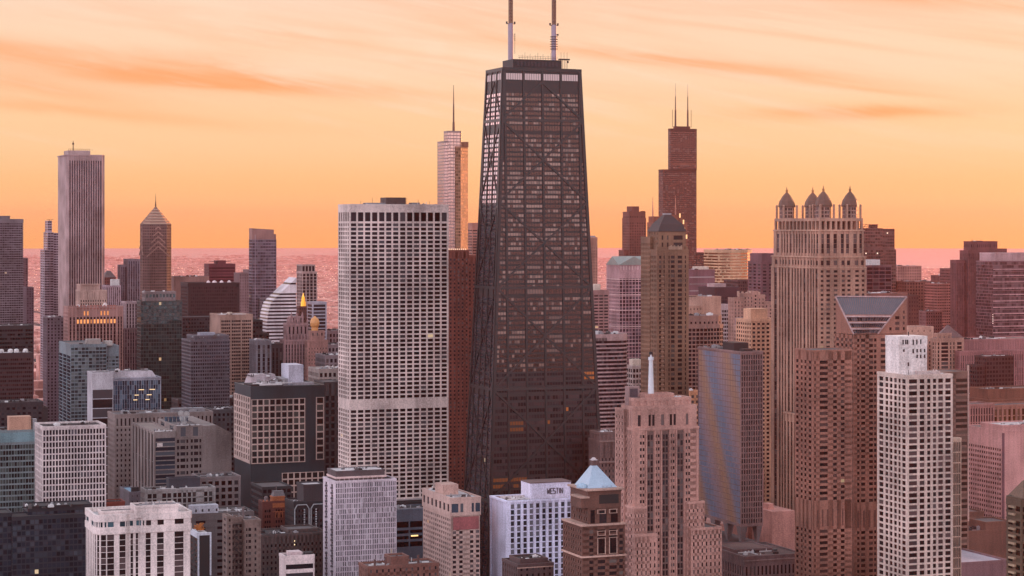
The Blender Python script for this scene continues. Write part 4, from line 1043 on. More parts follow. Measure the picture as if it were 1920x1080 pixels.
b.part('dome', q, wall((.60, .36, .18), .5, .1))
q = MB(); q.dome(b.W * .15, 3, 2.2, b.z(650), 3); b.part('corner_turret', q, b.wallc)
b = Bld('white_frame_tower', 'navy glass tower with white edge frame behind the onion dome', 583, 586, 612, 2150, wallc=(.44, .42, .46), g=glass((.035, .045, .06), .2, (.1, .1, .12), .003, .5), depth=20)
b.tier(b.R(), 0, b.z(568), S(0, .86, 3.5, .7, .3, .06, n=1, top=1.2))
for k_, (xl_, xr_, y_, Z_, c_) in enumerate(((612, 640, 648, 1950, (.30, .25, .26)), (614, 640, 622, 2200, (.30, .22, .23)), (595, 640, 694, 1700, (.38, .33, .31)), (607, 640, 668, 1850, (.28, .24, .25)))):
    lb = ('grey pinkish low office left of the pale grid tower, with dark vertical bays', 'hazy lilac flat roof with vents left of the pale grid tower', 'beige office top with a row of dark square openings left of the pale grid tower', 'small grey office with narrow bays behind the beige row of square openings')[k_]
    b = Bld('low_office', lb, xl_, xl_ + 3, xr_ + 8, Z_, 'office building', c_, depth=30)
    b.tier(b.R(), 0, b.z(y_), S(3.6, .6, 5, .65, .4, .3, top=1.5)); b.clutter(1, b.W - 3, 2, 20, b.z(y_), 7, .8)
for k_, (xl_, xr_, y_, Z_, lb) in enumerate(((478, 508, 640, 1800, 'pale slim office with dark bays under the striped tower'), (506, 530, 646, 1850, 'dark office block with a few bright roof units beside the gothic tower'))):
    b = Bld('low_office', lb, xl_, xl_ + 3, xr_, Z_, 'office building', ((.24, .23, .25), (.06, .055, .065))[k_], depth=24)
    b.tier(b.R(), 0, b.z(y_), S(3.6, .5, 3.6, .9, .3, 0, top=3)); b.clutter(1, b.W - 3, 2, 16, b.z(y_), 4, .7)
REFL_OFF = 0.45

# ================================================================== RIGHT SIDE
# reflective slab on legs
refl_paint, t, p = _principled('painted_reflection_glass')
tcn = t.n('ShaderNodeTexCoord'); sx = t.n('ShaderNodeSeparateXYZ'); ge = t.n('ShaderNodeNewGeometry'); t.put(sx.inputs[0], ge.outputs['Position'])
# blue and orange reflection bands painted diagonally into the glass colour
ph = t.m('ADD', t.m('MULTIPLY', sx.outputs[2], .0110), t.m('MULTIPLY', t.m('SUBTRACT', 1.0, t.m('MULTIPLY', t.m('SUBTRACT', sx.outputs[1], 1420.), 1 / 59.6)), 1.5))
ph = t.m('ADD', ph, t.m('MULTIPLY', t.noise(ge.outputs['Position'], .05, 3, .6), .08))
tint = t.ramp(t.m('FRACT', t.m('ADD', ph, REFL_OFF)), [(0, (.31, .21, .22)), (.10, (.34, .21, .18)), (.24, (.39, .21, .12)), (.36, (.35, .21, .15)), (.52, (.15, .21, .31)), (.68, (.13, .19, .29)), (.86, (.25, .21, .26)), (1, (.31, .21, .22))])
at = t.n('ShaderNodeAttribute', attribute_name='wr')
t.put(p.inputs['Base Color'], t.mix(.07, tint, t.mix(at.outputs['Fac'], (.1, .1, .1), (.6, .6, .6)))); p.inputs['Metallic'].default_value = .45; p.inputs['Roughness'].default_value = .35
b = Bld('mirror_slab', 'mirror glass slab on trapezoid legs with painted blue and orange reflections', 1310, 1389, 1429, 1420, wallc=(.34, .24, .23), g=refl_paint)
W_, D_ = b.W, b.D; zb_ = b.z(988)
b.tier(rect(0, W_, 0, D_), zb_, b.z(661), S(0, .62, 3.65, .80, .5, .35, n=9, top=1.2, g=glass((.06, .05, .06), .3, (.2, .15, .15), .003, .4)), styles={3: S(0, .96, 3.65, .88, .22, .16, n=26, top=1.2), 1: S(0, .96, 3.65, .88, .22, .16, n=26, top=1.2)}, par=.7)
b.box('penthouse', 2, W_ - 3, D_ * .22, D_ * .48, b.z(661), b.z(645), wall((.05, .035, .04))); b.box('penthouse', 3, W_ - 6, 2, 8, b.z(661), b.z(655), wall((.06, .045, .05)))
b.clutter(1, W_ - 2, D_ * .5, D_ * .95, b.z(661), 9, .7)
legm = wall((.30, .25, .25))
for k in range(4):
    y_ = D_ * (.02 + k * .31)
    for x_ in (0.1, W_ - 4.1):
        m = MB(); m.prism(rect(x_ + 1.2, x_ + 2.8, y_ + 1, y_ + 3), zb_ - 12, zb_ - .02, 0, rect(x_ - .0, x_ + 4.0, y_ - 1.6, y_ + 5.6)); b.part('leg', m, legm)
m = MB(); m.box(-12, W_ + 3, -6, D_ + 6, 0, zb_ - 12.02); b.part('podium', m, wall((.17, .14, .145)))
q = MB(); q.box(-12.3, W_ + 3.3, -6.3, D_ + 6.3, zb_ - 14.5, zb_ - 12.8); b.part('podium_rim', q, wall((.36, .30, .30)))

# pair of brown hexagonal towers, slanted glass top
b = Bld('slant_glass_tower', 'rust brown tower whose top slants back in a blue glass triangle', 1567, 1601, 1700, 1270, wallc=(.40, .235, .19), g=glass((.045, .035, .038), .3, (.17, .10, .09), .003, .35))
W_, D_ = b.W, b.D
cfm = [(.055, .10), (.13, .21), (.28, .355), (.375, .42), (.50, .60), (.67, .71), (.78, .86), (.93, .96)]
clm = [(.06, .22), (.32, .45), (.55, .68), (.78, .92)]
zt = b.z(558); zs = b.z(627)
z1 = b.z(952)
b.tier(b.R(), 0, zs - .3, S(0, .5, 3.3, .56, .4, .4, cols=cfm, top=1.6, blank=((b.z(994), z1),)), styles={3: S(0, .5, 3.3, .56, .4, .4, cols=clm, top=1.6, blank=((b.z(994), z1),)), 1: S(3.6, .45, 3.3, .56, .4, .4)}, roof=None, par=0)
q = MB()
for i in range(9): q.box((.06 + i * .105) * W_, (.06 + i * .105) * W_ + 1.2, -.5, -.42, b.z(990), b.z(958))
b.part('louvre', q, wall((.22, .12, .10)))
# the top is cut by a sloping glass plane that opens towards the near corner
slope_g = wall((.17, .175, .20), .4, .12)
gk = glass((.04, .04, .05), .3, (.15, .12, .13), .002, .5)
X0 = .44
def le(q_): return (0, D_ * q_)
def re_(q_): return ((X0 + (1 - X0) * q_) * W_, 0)
def zq_(q_): return zs + (zt - zs) * q_
m = MB(); N_ = 14
for k in range(N_):
    q0, q1 = k / N_, (k + 1) / N_
    l0, r0, l1, r1 = le(q0), re_(q0), le(q1), re_(q1)
    m.prism([r0, (W_, 0), (W_, D_), (0, D_), l0] if k else [r0, (W_, 0), (W_, D_), (0, D_), (0, .01)], zq_(q0), zq_(q1), 0, [r1, (W_, 0.0), (W_, D_), (0, D_), (0, min(l1[1], D_ - .01))])
b.part('gable_wall', m, b.wallc)
def pg(fq, qq, out=0.0):
    l, r_ = le(qq), re_(qq); L_ = math.hypot(r_[0] - l[0], r_[1] - l[1]); nx, ny = -(l[1] - r_[1]) / L_, -(r_[0] - l[0]) / L_
    return (l[0] + (r_[0] - l[0]) * fq + nx * out, l[1] + (r_[1] - l[1]) * fq + ny * out, zq_(qq))
m_sl = MB(); gx = MB(); q = MB()
for j in range(30):
    f0, f1 = j / 30, (j + 1) / 30
    for k in range(4):
        a0_, a1_ = .52 + .48 * k / 4, .52 + .48 * (k + 1) / 4
        m_sl.face([pg(f0 + .003, a0_, .25), pg(f1 - .003, a0_, .25), pg(f1 - .003, a1_, .25), pg(f0 + .003, a1_, .25)], random.random())
for k in range(3):
    a0_ = .02 + k * .165
    for j in range(16):
        f0, f1 = j / 16, (j + .86) / 16
        gx.face([pg(f0, a0_, .3), pg(f1, a0_, .3), pg(f1, a0_ + .105, .3), pg(f0, a0_ + .105, .3)], random.random())
    P0, P1 = pg(0, a0_ + .11, .35), pg(1, a0_ + .11, .35)
    q.bar(P0, P1, 1.0, (-.5, -1, .6), .7)
q.bar(pg(0, 1, .3), pg(1, 1, .3), .8, (-.5, -1, .3), .5); q.bar(pg(0, 0, .3), pg(0, 1, .3), .8, (-1, -.4, .3), .5); q.bar(pg(1, 0, .3), pg(1, 1, .3), .8, (0, -1, .3), .5)
b.part('sloped_glazing', m_sl, slope_g); b.part('window', gx, gk)['kind'] = 'stuff'; b.part('edge_trim', q, wall((.46, .35, .34)))
q = MB(); zz = zs + 2
while zz < zt - 9:
    ed_ = re_((zz + 2 - zs) / (zt - zs))[0] + 2.2
    for (fa, fb) in cfm:
        if fa * W_ > ed_: q.face([(fa * W_, -.06, zz), (fb * W_, -.06, zz), (fb * W_, -.06, zz + 1.8), (fa * W_, -.06, zz + 1.8)], random.random())
    zz += 3.3
o = b.part('window', q, b.g); o['kind'] = 'stuff'
b2 = Bld('lower_brown_tower', 'flat topped rust brown tower joined left of the slanted glass tower', 1492, 1524, 1596, 1235, wallc=(.40, .235, .19), g=glass((.045, .035, .038), .3, (.17, .10, .09), .003, .35))
cf2 = [(.03, .07), (.17, .38), (.52, .62), (.72, .82)]
cl2 = [(.05, .20), (.32, .44), (.54, .66), (.78, .95)]
bl2 = ((b2.z(992), b2.z(950)),)
b2.tier(b2.R(), 0, b2.z(658), S(0, .5, 3.3, .56, .4, .4, cols=cf2, top=5, blank=bl2), styles={3: S(0, .5, 3.3, .56, .4, .4, cols=cl2, top=5, blank=bl2)}, par=.5)
q = MB()
for i in range(6): q.box((.1 + i * .13) * b2.W, (.1 + i * .13) * b2.W + .9, -.5, -.42, b2.z(988), b2.z(956))
b2.part('louvre', q, wall((.22, .12, .10)))

# white gridded tower with tall white penthouse
b = Bld('white_grid_tower', 'white gridded apartment tower with a tall blank white penthouse', 1647, 1701, 1784, 1060, wallc=(.60, .50, .455), g=glass((.035, .03, .035), .3, (.20, .14, .14), .004, .35))
W_, D_ = b.W, b.D
cfw = [(.03, .215), (.27, .38), (.44, .515), (.57, .645), (.69, .80), (.85, .975)]
clw = [(.05, .20), (.27, .37), (.42, .52), (.57, .67), (.72, .80), (.85, .97)]
b.tier(b.R(), 0, b.z(706), S(0, .5, 2.98, .70, .45, .5, cols=cfw, top=1), styles={3: S(0, .5, 2.98, .70, .45, .5, cols=clw, top=1)}, roof=ROOFL, par=.8)
pw = wall((.72, .66, .64))
zt_ = b.z(706)
Mb = Bld.wmb(b, pw); Mb.box(.02 * W_, .66 * W_, D_ * .32, D_ * .78, zt_, b.z(633)); Mb.box(.02 * W_ - .15, .66 * W_ + .15, D_ * .32 - .15, D_ * .78 + .15, b.z(649), b.z(632.5))
q = MB()
for (fx, y_, hh) in ((.10, 640, 2), (.16, 640, 2), (.20, 640, 2), (.33, 640, 2.4), (.41, 640, 2.2), (.50, 640, 2), (.33, 658, 1.8), (.42, 658, 1.4), (.50, 658, 1.4), (.59, 658, 1.4), (.42, 669, 1.4), (.50, 669, 1.4), (.59, 669, 1.4), (.22, 683, 1.6), (.12, 658, 1)):
    q.box(fx * W_, fx * W_ + .75, D_ * .32 - .24, D_ * .32 - .02, b.z(y_) - hh, b.z(y_) + .3)
b.part('penthouse_opening', q, ROOFD)
b.box('roof_hut', .30 * W_, .78 * W_, 1.5, 5.5, zt_, zt_ + 2.2, wall((.58, .50, .48))); b.clutter(.7 * W_, W_ - 1, 3, 12, zt_, 5, .5); 
q = MB(); q.cyl(.10 * W_, 3, .12, zt_, zt_ + 3, 5); q.cyl(.36 * W_, D_ * .5, .3, b.z(633), b.z(625), 6); b.part('aerial', q, ROOFD)
b = Bld('tan_neighbour_tower', 'brown glass and stone slab showing right behind the white gridded tower', 1730, 1763, 1815, 1220, wallc=(.30, .20, .17), g=glass((.13, .09, .075), .4, (.26, .17, .14), .002, .5))
b.tier(b.R(), 0, b.z(699), S(0, .5, 3.3, .6, .3, .3, cols=[(.10, .2), (.28, .36), (.55, .97)], top=3), par=.5)
q = MB(); q.box(b.W - .5, b.W + .4, -.6, .3, b.z(980), b.z(686)); b.part('corner_fin', q, wall((.55, .42, .38)))
b = Bld('low_grid_annex', 'narrow cream gridded annex at the right foot of the white gridded tower', 1776, 1783, 1801, 1130, wallc=(.52, .42, .36), g=G_BLACK)
b.tier(b.R(), 0, b.z(825), S(0, .7, 5.6, .9, .3, .2, n=5, top=1)); 
b = Bld('hip_roof_tower', 'beige tower with shallow grey pyramid roof behind the white penthouse', 1748, 1756, 1806, 1900, wallc=(.46, .32, .27), g=G_DARK)
W_, D_ = b.W, b.D
b.tier(b.R(), 0, b.z(637), S(0, .5, 3.5, .7, .4, .3, cols=[(.04, .10), (.17, .43), (.50, .55), (.62, .67), (.76, .94)], top=2)); b.tier(b.R(.05, .55, .1, .9), b.z(637), b.z(627), S(4, .3, 5, .5))
m = MB(); m.prism(b.R(.02, 1.02, .05, .95), b.z(634), b.z(610), 0, b.R(.48, .52, .45, .5)); b.part('roof', m, wall((.26, .20, .20)))
b = Bld('cream_twin_tower', 'cream tower with round topped stone crown behind the white penthouse', 1703, 1706, 1753, 1960, wallc=(.56, .40, .34), g=G_DARK, depth=26)
b.tier(b.R(), 0, b.z(629), S(0, .4, 3.5, .6, .4, .3, n=7, top=5)); b.tier(b.R(.02, .98, .1, 1), b.z(629), b.z(615), S(0, .15, 6, .3, n=4))

# far right haze cluster
b = Bld('purple_step_tower', 'tall hazy plum tower with stepped top at the right', 1800, 1815, 1874, 2350, wallc=(.24, .125, .13), g=glass((.15, .08, .085), .2, (.20, .11, .11), .003, .4))
sp3 = S(2.6, .5, 3.5, .95, .3, 0, top=3)
b.tier(b.R(), 0, b.z(470), sp3, par=.4); b.tier(b.R(.10, .95, .1, .9), b.z(470), b.z(453), sp3, par=.4); b.tier(b.R(-.30, 0, .3, 1), 0, b.z(488), sp3, par=.4); b.tier(b.R(1, 1.28, .2, .9), 0, b.z(467), sp3, par=.4); b.tier(b.R(.4, .78, -.45, 0), 0, b.z(489), S(2.4, .6, 3.5, .5, .2, .2), par=.4)
b.clutter(12, 24, 6, 16, b.z(453), 3, .5)
b = Bld('lined_glass_tower', 'broad mauve glass tower ruled with thin white lines at the right edge', 1852, 1862, 1990, 2100, wallc=(.30, .19, .21), g=glass((.21, .14, .155), .3, (.26, .17, .18), .004, .6), depth=30)
b.tier(b.R(), 0, b.z(490), S(0, .97, 3.15, .85, .05, .08, n=30, top=.5), par=.3); b.tier(b.R(.06, 1, .1, 1), b.z(490), b.z(476), S(2, .6, 9, .9, .3, 0), mat=wall((.5, .38, .38)))
q = MB()
for k in range(13): y_ = 505 + k * 11.9; q.box(.0, b.W, -.5, -.15, b.z(y_ + .5), b.z(y_ - .4))
b.part('floor_line', q, wall((.66, .50, .50)))
q = MB()
for y_ in (590, 594, 598, 602, 606): q.box(-.8, -.3, -.6, -.2, b.z(y_ + .7), b.z(y_ - .7))
b.part('wall_light', q, lamp((1, .8, .7), 1.4))
for (nm, lb, a_, b_, c_, y_, Z_, col, st_) in (
    ('grid_block', 'hazy pale gridded block on the horizon right of the unfinished tower', 1680, 1683, 1727, 500, 3100, (.44, .28, .25), S(4, .5, 4.2, .5)),
    ('brown_grid_block', 'hazy brown gridded block with flat roof in front of the pale gridded block', 1694, 1700, 1762, 529, 2600, (.27, .14, .12), S(4, .55, 4, .55, .5, .4)),
    ('rust_stub', 'dark rust slab right above the slanted glass top', 1650, 1656, 1722, 556, 2150, (.19, .09, .08), S(3, .4, 4, .4)),
    ('bay_tower', 'hazy rose bay windowed tower with pale flank right of the brown gridded block', 1752, 1758, 1786, 533, 2550, (.38, .20, .18), S(3, .7, 3.4, .5, .1, .6)),
    ('dark_corner_tower', 'hazy plum tower with dark corner strip left of the plum stepped tower', 1765, 1769, 1800, 518, 2650, (.26, .13, .13), S(3, .5, 3.6, .9, .3, 0)),
    ('thin_plum_tower', 'thin hazy plum slab touching the left of the plum stepped tower', 1783, 1786, 1812, 505, 2600, (.27, .14, .14), S(3, .6, 3.6, .5, .1, .4)),
    ('low_rose_block', 'low hazy rose block above the cream tower crown', 1732, 1736, 1766, 585, 2400, (.34, .20, .20), S(3, .5, 3.6, .5))):
    b = Bld(nm, lb, a_, b_, c_, Z_, wallc=col, g=glass((.10, .05, .05), .2, (.18, .1, .1), .003, .3), depth=28)
    b.tier(b.R(), 0, b.z(y_), st_); b.clutter(1, b.W - 3, 2, 20, b.z(y_), 5, .8)
q = MB()
b = Bld('flat_roof_hall', 'low wide roof with pale domed vents behind the slanted glass top', 1606, 1612, 1702, 2000, 'office building', (.30, .17, .15), depth=40)
b.tier(b.R(), 0, b.z(552), None, roof=ROOFL); b.clutter(5, b.W - 12, 5, 30, b.z(552), 10, 1)
b = Bld('wide_rib_office', 'wide low rose office with close vertical ribs below the mauve glass tower', 1796, 1800, 1990, 1900, 'office building', (.40, .24, .24), g=G_PINK, depth=45)
b.tier(b.R(), 0, b.z(660), S(2.3, .5, 6, .9, .5, 0, top=3)); b.tier(b.R(.02, 1, .2, 1), b.z(660), b.z(640), S(2.6, .45, 8, .7, .4, 0, top=2)); b.clutter(3, b.W - 40, 14, 32, b.z(640), 9, 1)
b = Bld('dark_cube_office', 'dark plum stepped cube office in front of the wide ribbed office', 1828, 1849, 1901, 1830, 'office building', (.10, .05, .055), g=glass((.05, .022, .026), .2, (.09, .05, .05), .001, .2))
b.tier(b.R(), 0, b.z(670), S(3, .7, 3.6, .6, .12, .12)); b.tier(b.R(-.30, 0, .1, 1), 0, b.z(687), S(3, .7, 3.6, .6, .12, .12)); b.clutter(2, b.W - 3, 3, 18, b.z(670), 4, .6)
b = Bld('gold_glass_office', 'curved top office with a gold reflection in its glass colour at the right edge', 1845, 1856, 1990, 1650, 'office building', (.28, .15, .11), g=glass((.50, .27, .10), .25, (.30, .18, .11), .03, .85, .15), depth=30)  # golden reflection put into the glass colour
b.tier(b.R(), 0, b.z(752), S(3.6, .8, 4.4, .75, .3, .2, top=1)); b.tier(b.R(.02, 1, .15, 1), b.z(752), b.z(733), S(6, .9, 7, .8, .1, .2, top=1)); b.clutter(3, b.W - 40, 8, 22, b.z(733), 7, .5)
b = Bld('tall_bay_office', 'old rose office with tall window bays in front of the gold glass office', 1815, 1818, 1862, 1600, 'office building', (.42, .26, .24), g=G_BLACK, depth=20)
b.tier(b.R(), 0, b.z(760), S(0, .55, 5.5, .85, .7, .2, n=9, top=2))
b = Bld('tall_bay_annex', 'matching rose annex with golden window bays under the gold glass office', 1858, 1862, 1990, 1620, 'office building', (.40, .24, .20), g=glass((.28, .14, .06), .25, (.25, .14, .1), .02, .7), depth=20)
b.tier(b.R(), 0, b.z(762), S(4.2, .55, 5.5, .85, .6, .2, top=2))
b = Bld('pink_hotel_block', 'salmon block with a windowed left face and a blank pink right face', 1806, 1880, 1990, 1480, wallc=(.56, .36, .34), g=glass((.08, .05, .05), .25, (.25, .16, .14), .003, .4))
b.tier(b.R(), 0, b.z(810), None, styles={3: S(0, .62, 3.4, .52, .3, .35, n=17, top=11, side=1.5), 0: None}, par=.8)
b.tier(b.R(.0, 1, .0, .55), b.z(810), b.z(800), None, roof=ROOFL)
q = MB(); q.box(-.5, 1.2, -.5, .1, 20, b.z(812)); b.part('corner_strip', q, wall((.24, .14, .16)))
b.clutter(3, 30, 3, 16, b.z(800), 6, .6)
# low brown mall roofs bottom right
b = Bld('brown_mall', 'low brown flat roofed building at the foot of the salmon block', 1760, 1790, 1895, 1330, 'low building', (.26, .15, .12), depth=60)
b.tier(b.R(), 0, b.z(1000), None, roof=wall((.32, .22, .21), .9, .3)); b.tier(b.R(.55, 1, 0, .35), b.z(1000), b.z(985), None, roof=ROOFM)
b.tier(b.R(0, 1, .5, .95), b.z(1000), b.z(978), None, roof=wall((.30, .21, .20), .9, .3)); q = MB(); q.box(.3 * b.W, .8 * b.W, 36, 44, b.z(976), b.z(975)); b.part('skylight', q, wall((.5, .55, .62), .3)); b.clutter(2, b.W - 6, 4, 22, b.z(1000), 8, .8)
b = Bld('pink_terrace_block', 'low mauve terrace block with a small plain hut at the bottom right', 1722, 1745, 1890, 1140, 'low building', (.30, .20, .21), depth=45)
b.tier(b.R(), 0, b.z(1062), None, roof=wall((.46, .42, .45), .8, .2)); b.box('roof_hut', .16 * b.W, .42 * b.W, 3, 12, b.z(1062), b.z(1052) + 1.5, wall((.36, .25, .26))); q = MB(); q.cyl(.34 * b.W, 7, 1.2, b.z(1050) + .8, b.z(1047) + .8, 10); b.part('roof_vent', q, UNITW)
b = Bld('balcony_corner_tower', 'olive brown tower with curved pale balconies at the right edge', 1888, 1916, 1990, 930, wallc=(.17, .125, .085), g=glass((.04, .04, .03), .3, (.2, .16, .11), .01, .4))
b.tier(b.R(), 0, b.z(938), S(4.0, .8, 3.2, .7, .1, .4, top=2.5), styles={3: S(0, .6, 3.2, .7, .15, .5, n=2, top=2.5)}, par=.8); 
for k in range(11): b.box('balcony', -1.3, -.2, .35 * b.D, .75 * b.D, b.z(955) - k * 3.2, b.z(955) - k * 3.2 + .9, wall((.42, .33, .25)))
m = MB(); m.cone(rect(2, b.W - 2, 2, 14), b.z(938) + .3, (b.W * .3, 8, b.z(905))); b.part('roof', m, wall((.22, .16, .12)))

# ================================================================== FOREGROUND CENTRE
b = Bld('deco_setback_tower', 'pinkish limestone setback tower with paired windows in the foreground', 1165, 1187, 1309, 1130, wallc=(.50, .335, .295), g=glass((.05, .042, .048), .3, (.30, .22, .21), .004, .35))
W_, D_ = b.W, b.D
def deco(z0, z1, a, c, d, e, n_dark=3):
    poly = rect(a, c, d, e)
    b.tier(poly, z0, z1, None, par=.8)
    L = c - a
bays = [(.02, .245, 'p'), (.245, .355, 'd'), (.375, .555, 'p'), (.57, .67, 'd'), (.69, .85, 'p')]
zsh = [b.z(742), b.z(779), b.z(806), b.z(950), b.z(1003)]
mcol = []
for c0 in (.10, .33, .56, .80): mcol += [(c0, c0 + .03), (c0 + .042, c0 + .072)]
dark = [(.215, .248), (.262, .295), (.445, .478), (.492, .525), (.675, .708), (.722, .755)]
allc = sorted(mcol + dark)
mainst = S(0, .5, 3.45, .48, .35, .35, cols=sorted(mcol), top=2)
b.tier(b.R(0, 1, 0, 1), 0, b.z(806), mainst, styles={3: S(0, .4, 3.45, .48, .35, .35, n=5, top=2)}, par=.8)
b.tier(b.R(.01, .97, .06, .96), b.z(806), b.z(768), S(0, .5, 8.2, .72, .5, .3, cols=[(.07, .12), (.24, .28), (.30, .34), (.44, .49), (.58, .62), (.64, .68), (.84, .88)], top=2), par=1.6)
b.tier(b.R(.05, .90, .14, .9), b.z(768), b.z(752), S(0, .4, 5, .6, .4, .3, n=8, top=1), par=1.2)
b.tier(b.R(.20, .66, .2, .8), b.z(752), b.z(743), None, par=.8, roof=wall((.40, .26, .24)))
dk = MB(); rec = wall((.24, .165, .15))
dg = glass((.05, .045, .052), .25, (.28, .22, .21), .003, .35)
zz = b.z(806) - 3
while zz > 60:
    for a_, c_ in dark:
        if zz < b.z(950) and False: pass
        r_ = random.random(); dk.face([(a_ * W_, -.42, zz - 2.6), (c_ * W_, -.42, zz - 2.6), (c_ * W_, -.42, zz), (a_ * W_, -.42, zz)], r_)
    zz -= 3.45
o = dk.build('window', dg, b.root, recalc=False); o['kind'] = 'stuff'
q = MB()
for c0 in (.205, .435, .665): q.box(c0 * W_, (c0 + .10) * W_, -.39, -.1, 60, b.z(806) - 1)
b.part('recessed_strip', q, rec)
# pilasters beside the dark strips
q = MB()
for c0 in (0.0, .185, .315, .415, .545, .645, .775, .965): q.box(c0 * W_, c0 * W_ + .02 * W_, -.95, -.2, 40, b.z(806) - .8)
b.part('pilaster', q, b.wallc)
# side shoulders (setbacks)
ssh = S(0, .3, 3.7, .45, .3, .3, n=4, top=2.2)
b.tier(rect(-.02 * W_, .17 * W_, -2.5, D_ * 1.0), 0, b.z(952), ssh, par=.9)
b.tier(rect(.80 * W_, 1.06 * W_, -2.2, D_), 0, b.z(948), ssh, par=.9)
b.tier(rect(-.03 * W_, .30 * W_, -5.0, -2.5), 0, b.z(1003), S(0, .3, 3.7, .6, .3, .3, n=5, top=3), par=.9)
b.tier(rect(.84 * W_, 1.30 * W_, -4.5, D_), 0, b.z(997), S(0, .35, 3.7, .6, .3, .3, n=7, top=2.2), par=.9)
b.tier(rect(-1.5, .06 * W_, D_ * .55, D_ * 1.25), 0, b.z(772), S(0, .3, 3.5, .5, .3, .3, n=1), styles={3: S(0, .4, 3.45, .48, .35, .35, n=3, top=2)}, par=.8)
b.box('stair_tower', .03 * W_, .20 * W_, D_ * .55, D_ * .85, b.z(768), b.z(727), wall((.36, .27, .26)))
q = MB(); q.box(.05 * W_, .17 * W_, D_ * .55 - .15, D_ * .55, b.z(747), b.z(731)); b.part('stair_opening', q, wall((.14, .11, .13)))
b.clutter(.1 * W_, .85 * W_, 5, 16, b.z(752) + .2, 7, .5)
q = MB(); q.dome(.74 * W_, 7, 1.9, b.z(768), 2.2); b.part('roof_dome', q, wall((.5, .40, .38)))
x_ = .365 * W_ ; m = MB(); cz = b.z(743)
m.cyl(x_, D_ * .5, 1.75, cz - 2, b.z(705), 10, 1.35); m.cyl(x_, D_ * .5, 1.35, b.z(705), b.z(678), 10, 1.1); m.cyl(x_, D_ * .5, 1.5, b.z(678), b.z(672), 10); m.cyl(x_, D_ * .5, .6, b.z(672), b.z(664), 8, .4)
b.part('beacon_mast', m, wall((.60, .60, .62), .5, .1))
q = MB(); q.cyl(x_, D_ * .5, 1.2, b.z(667), b.z(662), 8, .9); b.part('beacon_lamp', q, ROOFD)

b = Bld('old_stone_hotel', 'weathered grey brown old hotel tucked left of the pinkish setback tower', 1105, 1126, 1166, 1270, wallc=(.25, .175, .165), g=G_DARK)
b.tier(b.R(), 0, b.z(828), S(0, .35, 3.5, .5, .3, .3, n=6, top=9), par=.8); b.tier(b.R(.02, .98, .1, .95), b.z(828), b.z(814), S(2.5, .4, 5, .5, .3, .3), par=1); b.clutter(1, b.W - 3, 2, 9, b.z(814), 7, .5)
q = MB(); q.box(-.9, b.W + .9, -.9, .2, b.z(868), b.z(865)); q.box(-.8, b.W + .8, -.8, .2, b.z(829), b.z(826.5)); b.part('cornice', q, wall((.34, .25, .23)))

# white hotel with lettering on the roof box
b = Bld('white_fin_hotel', 'white hotel slab with vertical white fins and lettered roof box', 922, 951, 1075, 1150, 'hotel', (.60, .59, .68), g=glass((.06, .08, .10), .35, (.26, .26, .30), .004, .4))
W_, D_ = b.W, b.D; zt = b.z(941)
n_ = 10
b.tier(b.R(), 0, zt, S(0, .60, 3.05, .80, .9, .06, n=n_, top=1.2, side=1.0), styles={3: None}, roof=wall((.30, .21, .20), .9, .4), par=.6)
b.box('roof_box', .40 * W_, 1.02 * W_, D_ * .22, D_ * .8, zt, b.z(911), wall((.64, .62, .70)))
b.box('roof_box_cap', .395 * W_, 1.03 * W_, D_ * .21, D_ * .81, b.z(911) , b.z(909.5), wall((.22, .17, .17)))
def letters(txt, x, y, z, h, parent, mat, gap=.25, wd=.62, rot=0):
    S5 = {'W': [(0, 1, .22, 0), (.22, 0, .5, .7), (.5, .7, .78, 0), (.78, 0, 1, 1)], 'E': [(0, 0, 0, 1), (0, 0, 1, 0), (0, .5, .85, .5), (0, 1, 1, 1)],
          'S': [(0, 0, 1, 0), (1, 0, 1, .5), (1, .5, 0, .5), (0, .5, 0, 1), (0, 1, 1, 1)], 'T': [(.5, 0, .5, 1), (0, 1, 1, 1)],
          'I': [(.5, 0, .5, 1)], 'N': [(0, 0, 0, 1), (0, 1, 1, 0), (1, 0, 1, 1)], 'M': [(0, 0, 0, 1), (0, 1, .5, .3), (.5, .3, 1, 1), (1, 1, 1, 0)]}
    for ch in txt:
        q = MB(); cw = h * wd * (.35 if ch == 'I' else 1.25 if ch == 'W' else 1)
        for (a_, b_, c_, d_) in S5[ch]: q.bar((x + a_ * cw, y, z + b_ * h), (x + c_ * cw, y, z + d_ * h), h * .17, (0, -1, 0), .22)
        o = q.build('letter', mat, parent); x += cw + h * gap
letters('WESTIN', .655 * W_, D_ * .22 - .02, b.z(932), 2.9, b.root, wall((.20, .18, .20)), gap=.16, wd=.42)
b.clutter(2, .38 * W_, 2, 14, zt, 7, .5)
q = MB(); q.box(1, .38 * W_, D_ * .5, D_ * .5 + 1, zt, zt + 1.5); b.part('roof_wall', q, wall((.55, .5, .5)))
for k in range(17):
    for i in range(n_):
        pass
# brown tower with pale pyramid roof (foreground)
b = Bld('pyramid_hat_tower', 'brown brick tower with pale blue pyramid roof and small cupola in the foreground', 1057, 1092, 1170, 960, wallc=(.22, .125, .10), g=glass((.035, .032, .038), .25, (.24, .20, .18), .01, .3))
W_, D_ = b.W, b.D
cfb = [(.16, .26), (.36, .54), (.64, .82), (.88, .97)]
blank = ()
b.tier(b.R(), 0, b.z(988), S(0, .5, 2.75, .58, .3, .3, cols=cfb, top=1), styles={3: S(0, .45, 2.75, .55, .3, .3, n=8, top=1)}, par=.6)
b.tier(b.R(.17, .93, .06, .95), b.z(988), b.z(953), S(0, .5, 7.3, .82, .3, .3, cols=[(.06, .2), (.34, .57), (.70, .93)], top=.6), styles={3: S(0, .4, 3.0, .55, .3, .3, n=7, top=1)}, par=.5)
b.tier(b.R(.15, .95, .04, .97), b.z(953), b.z(923), None, par=.9)
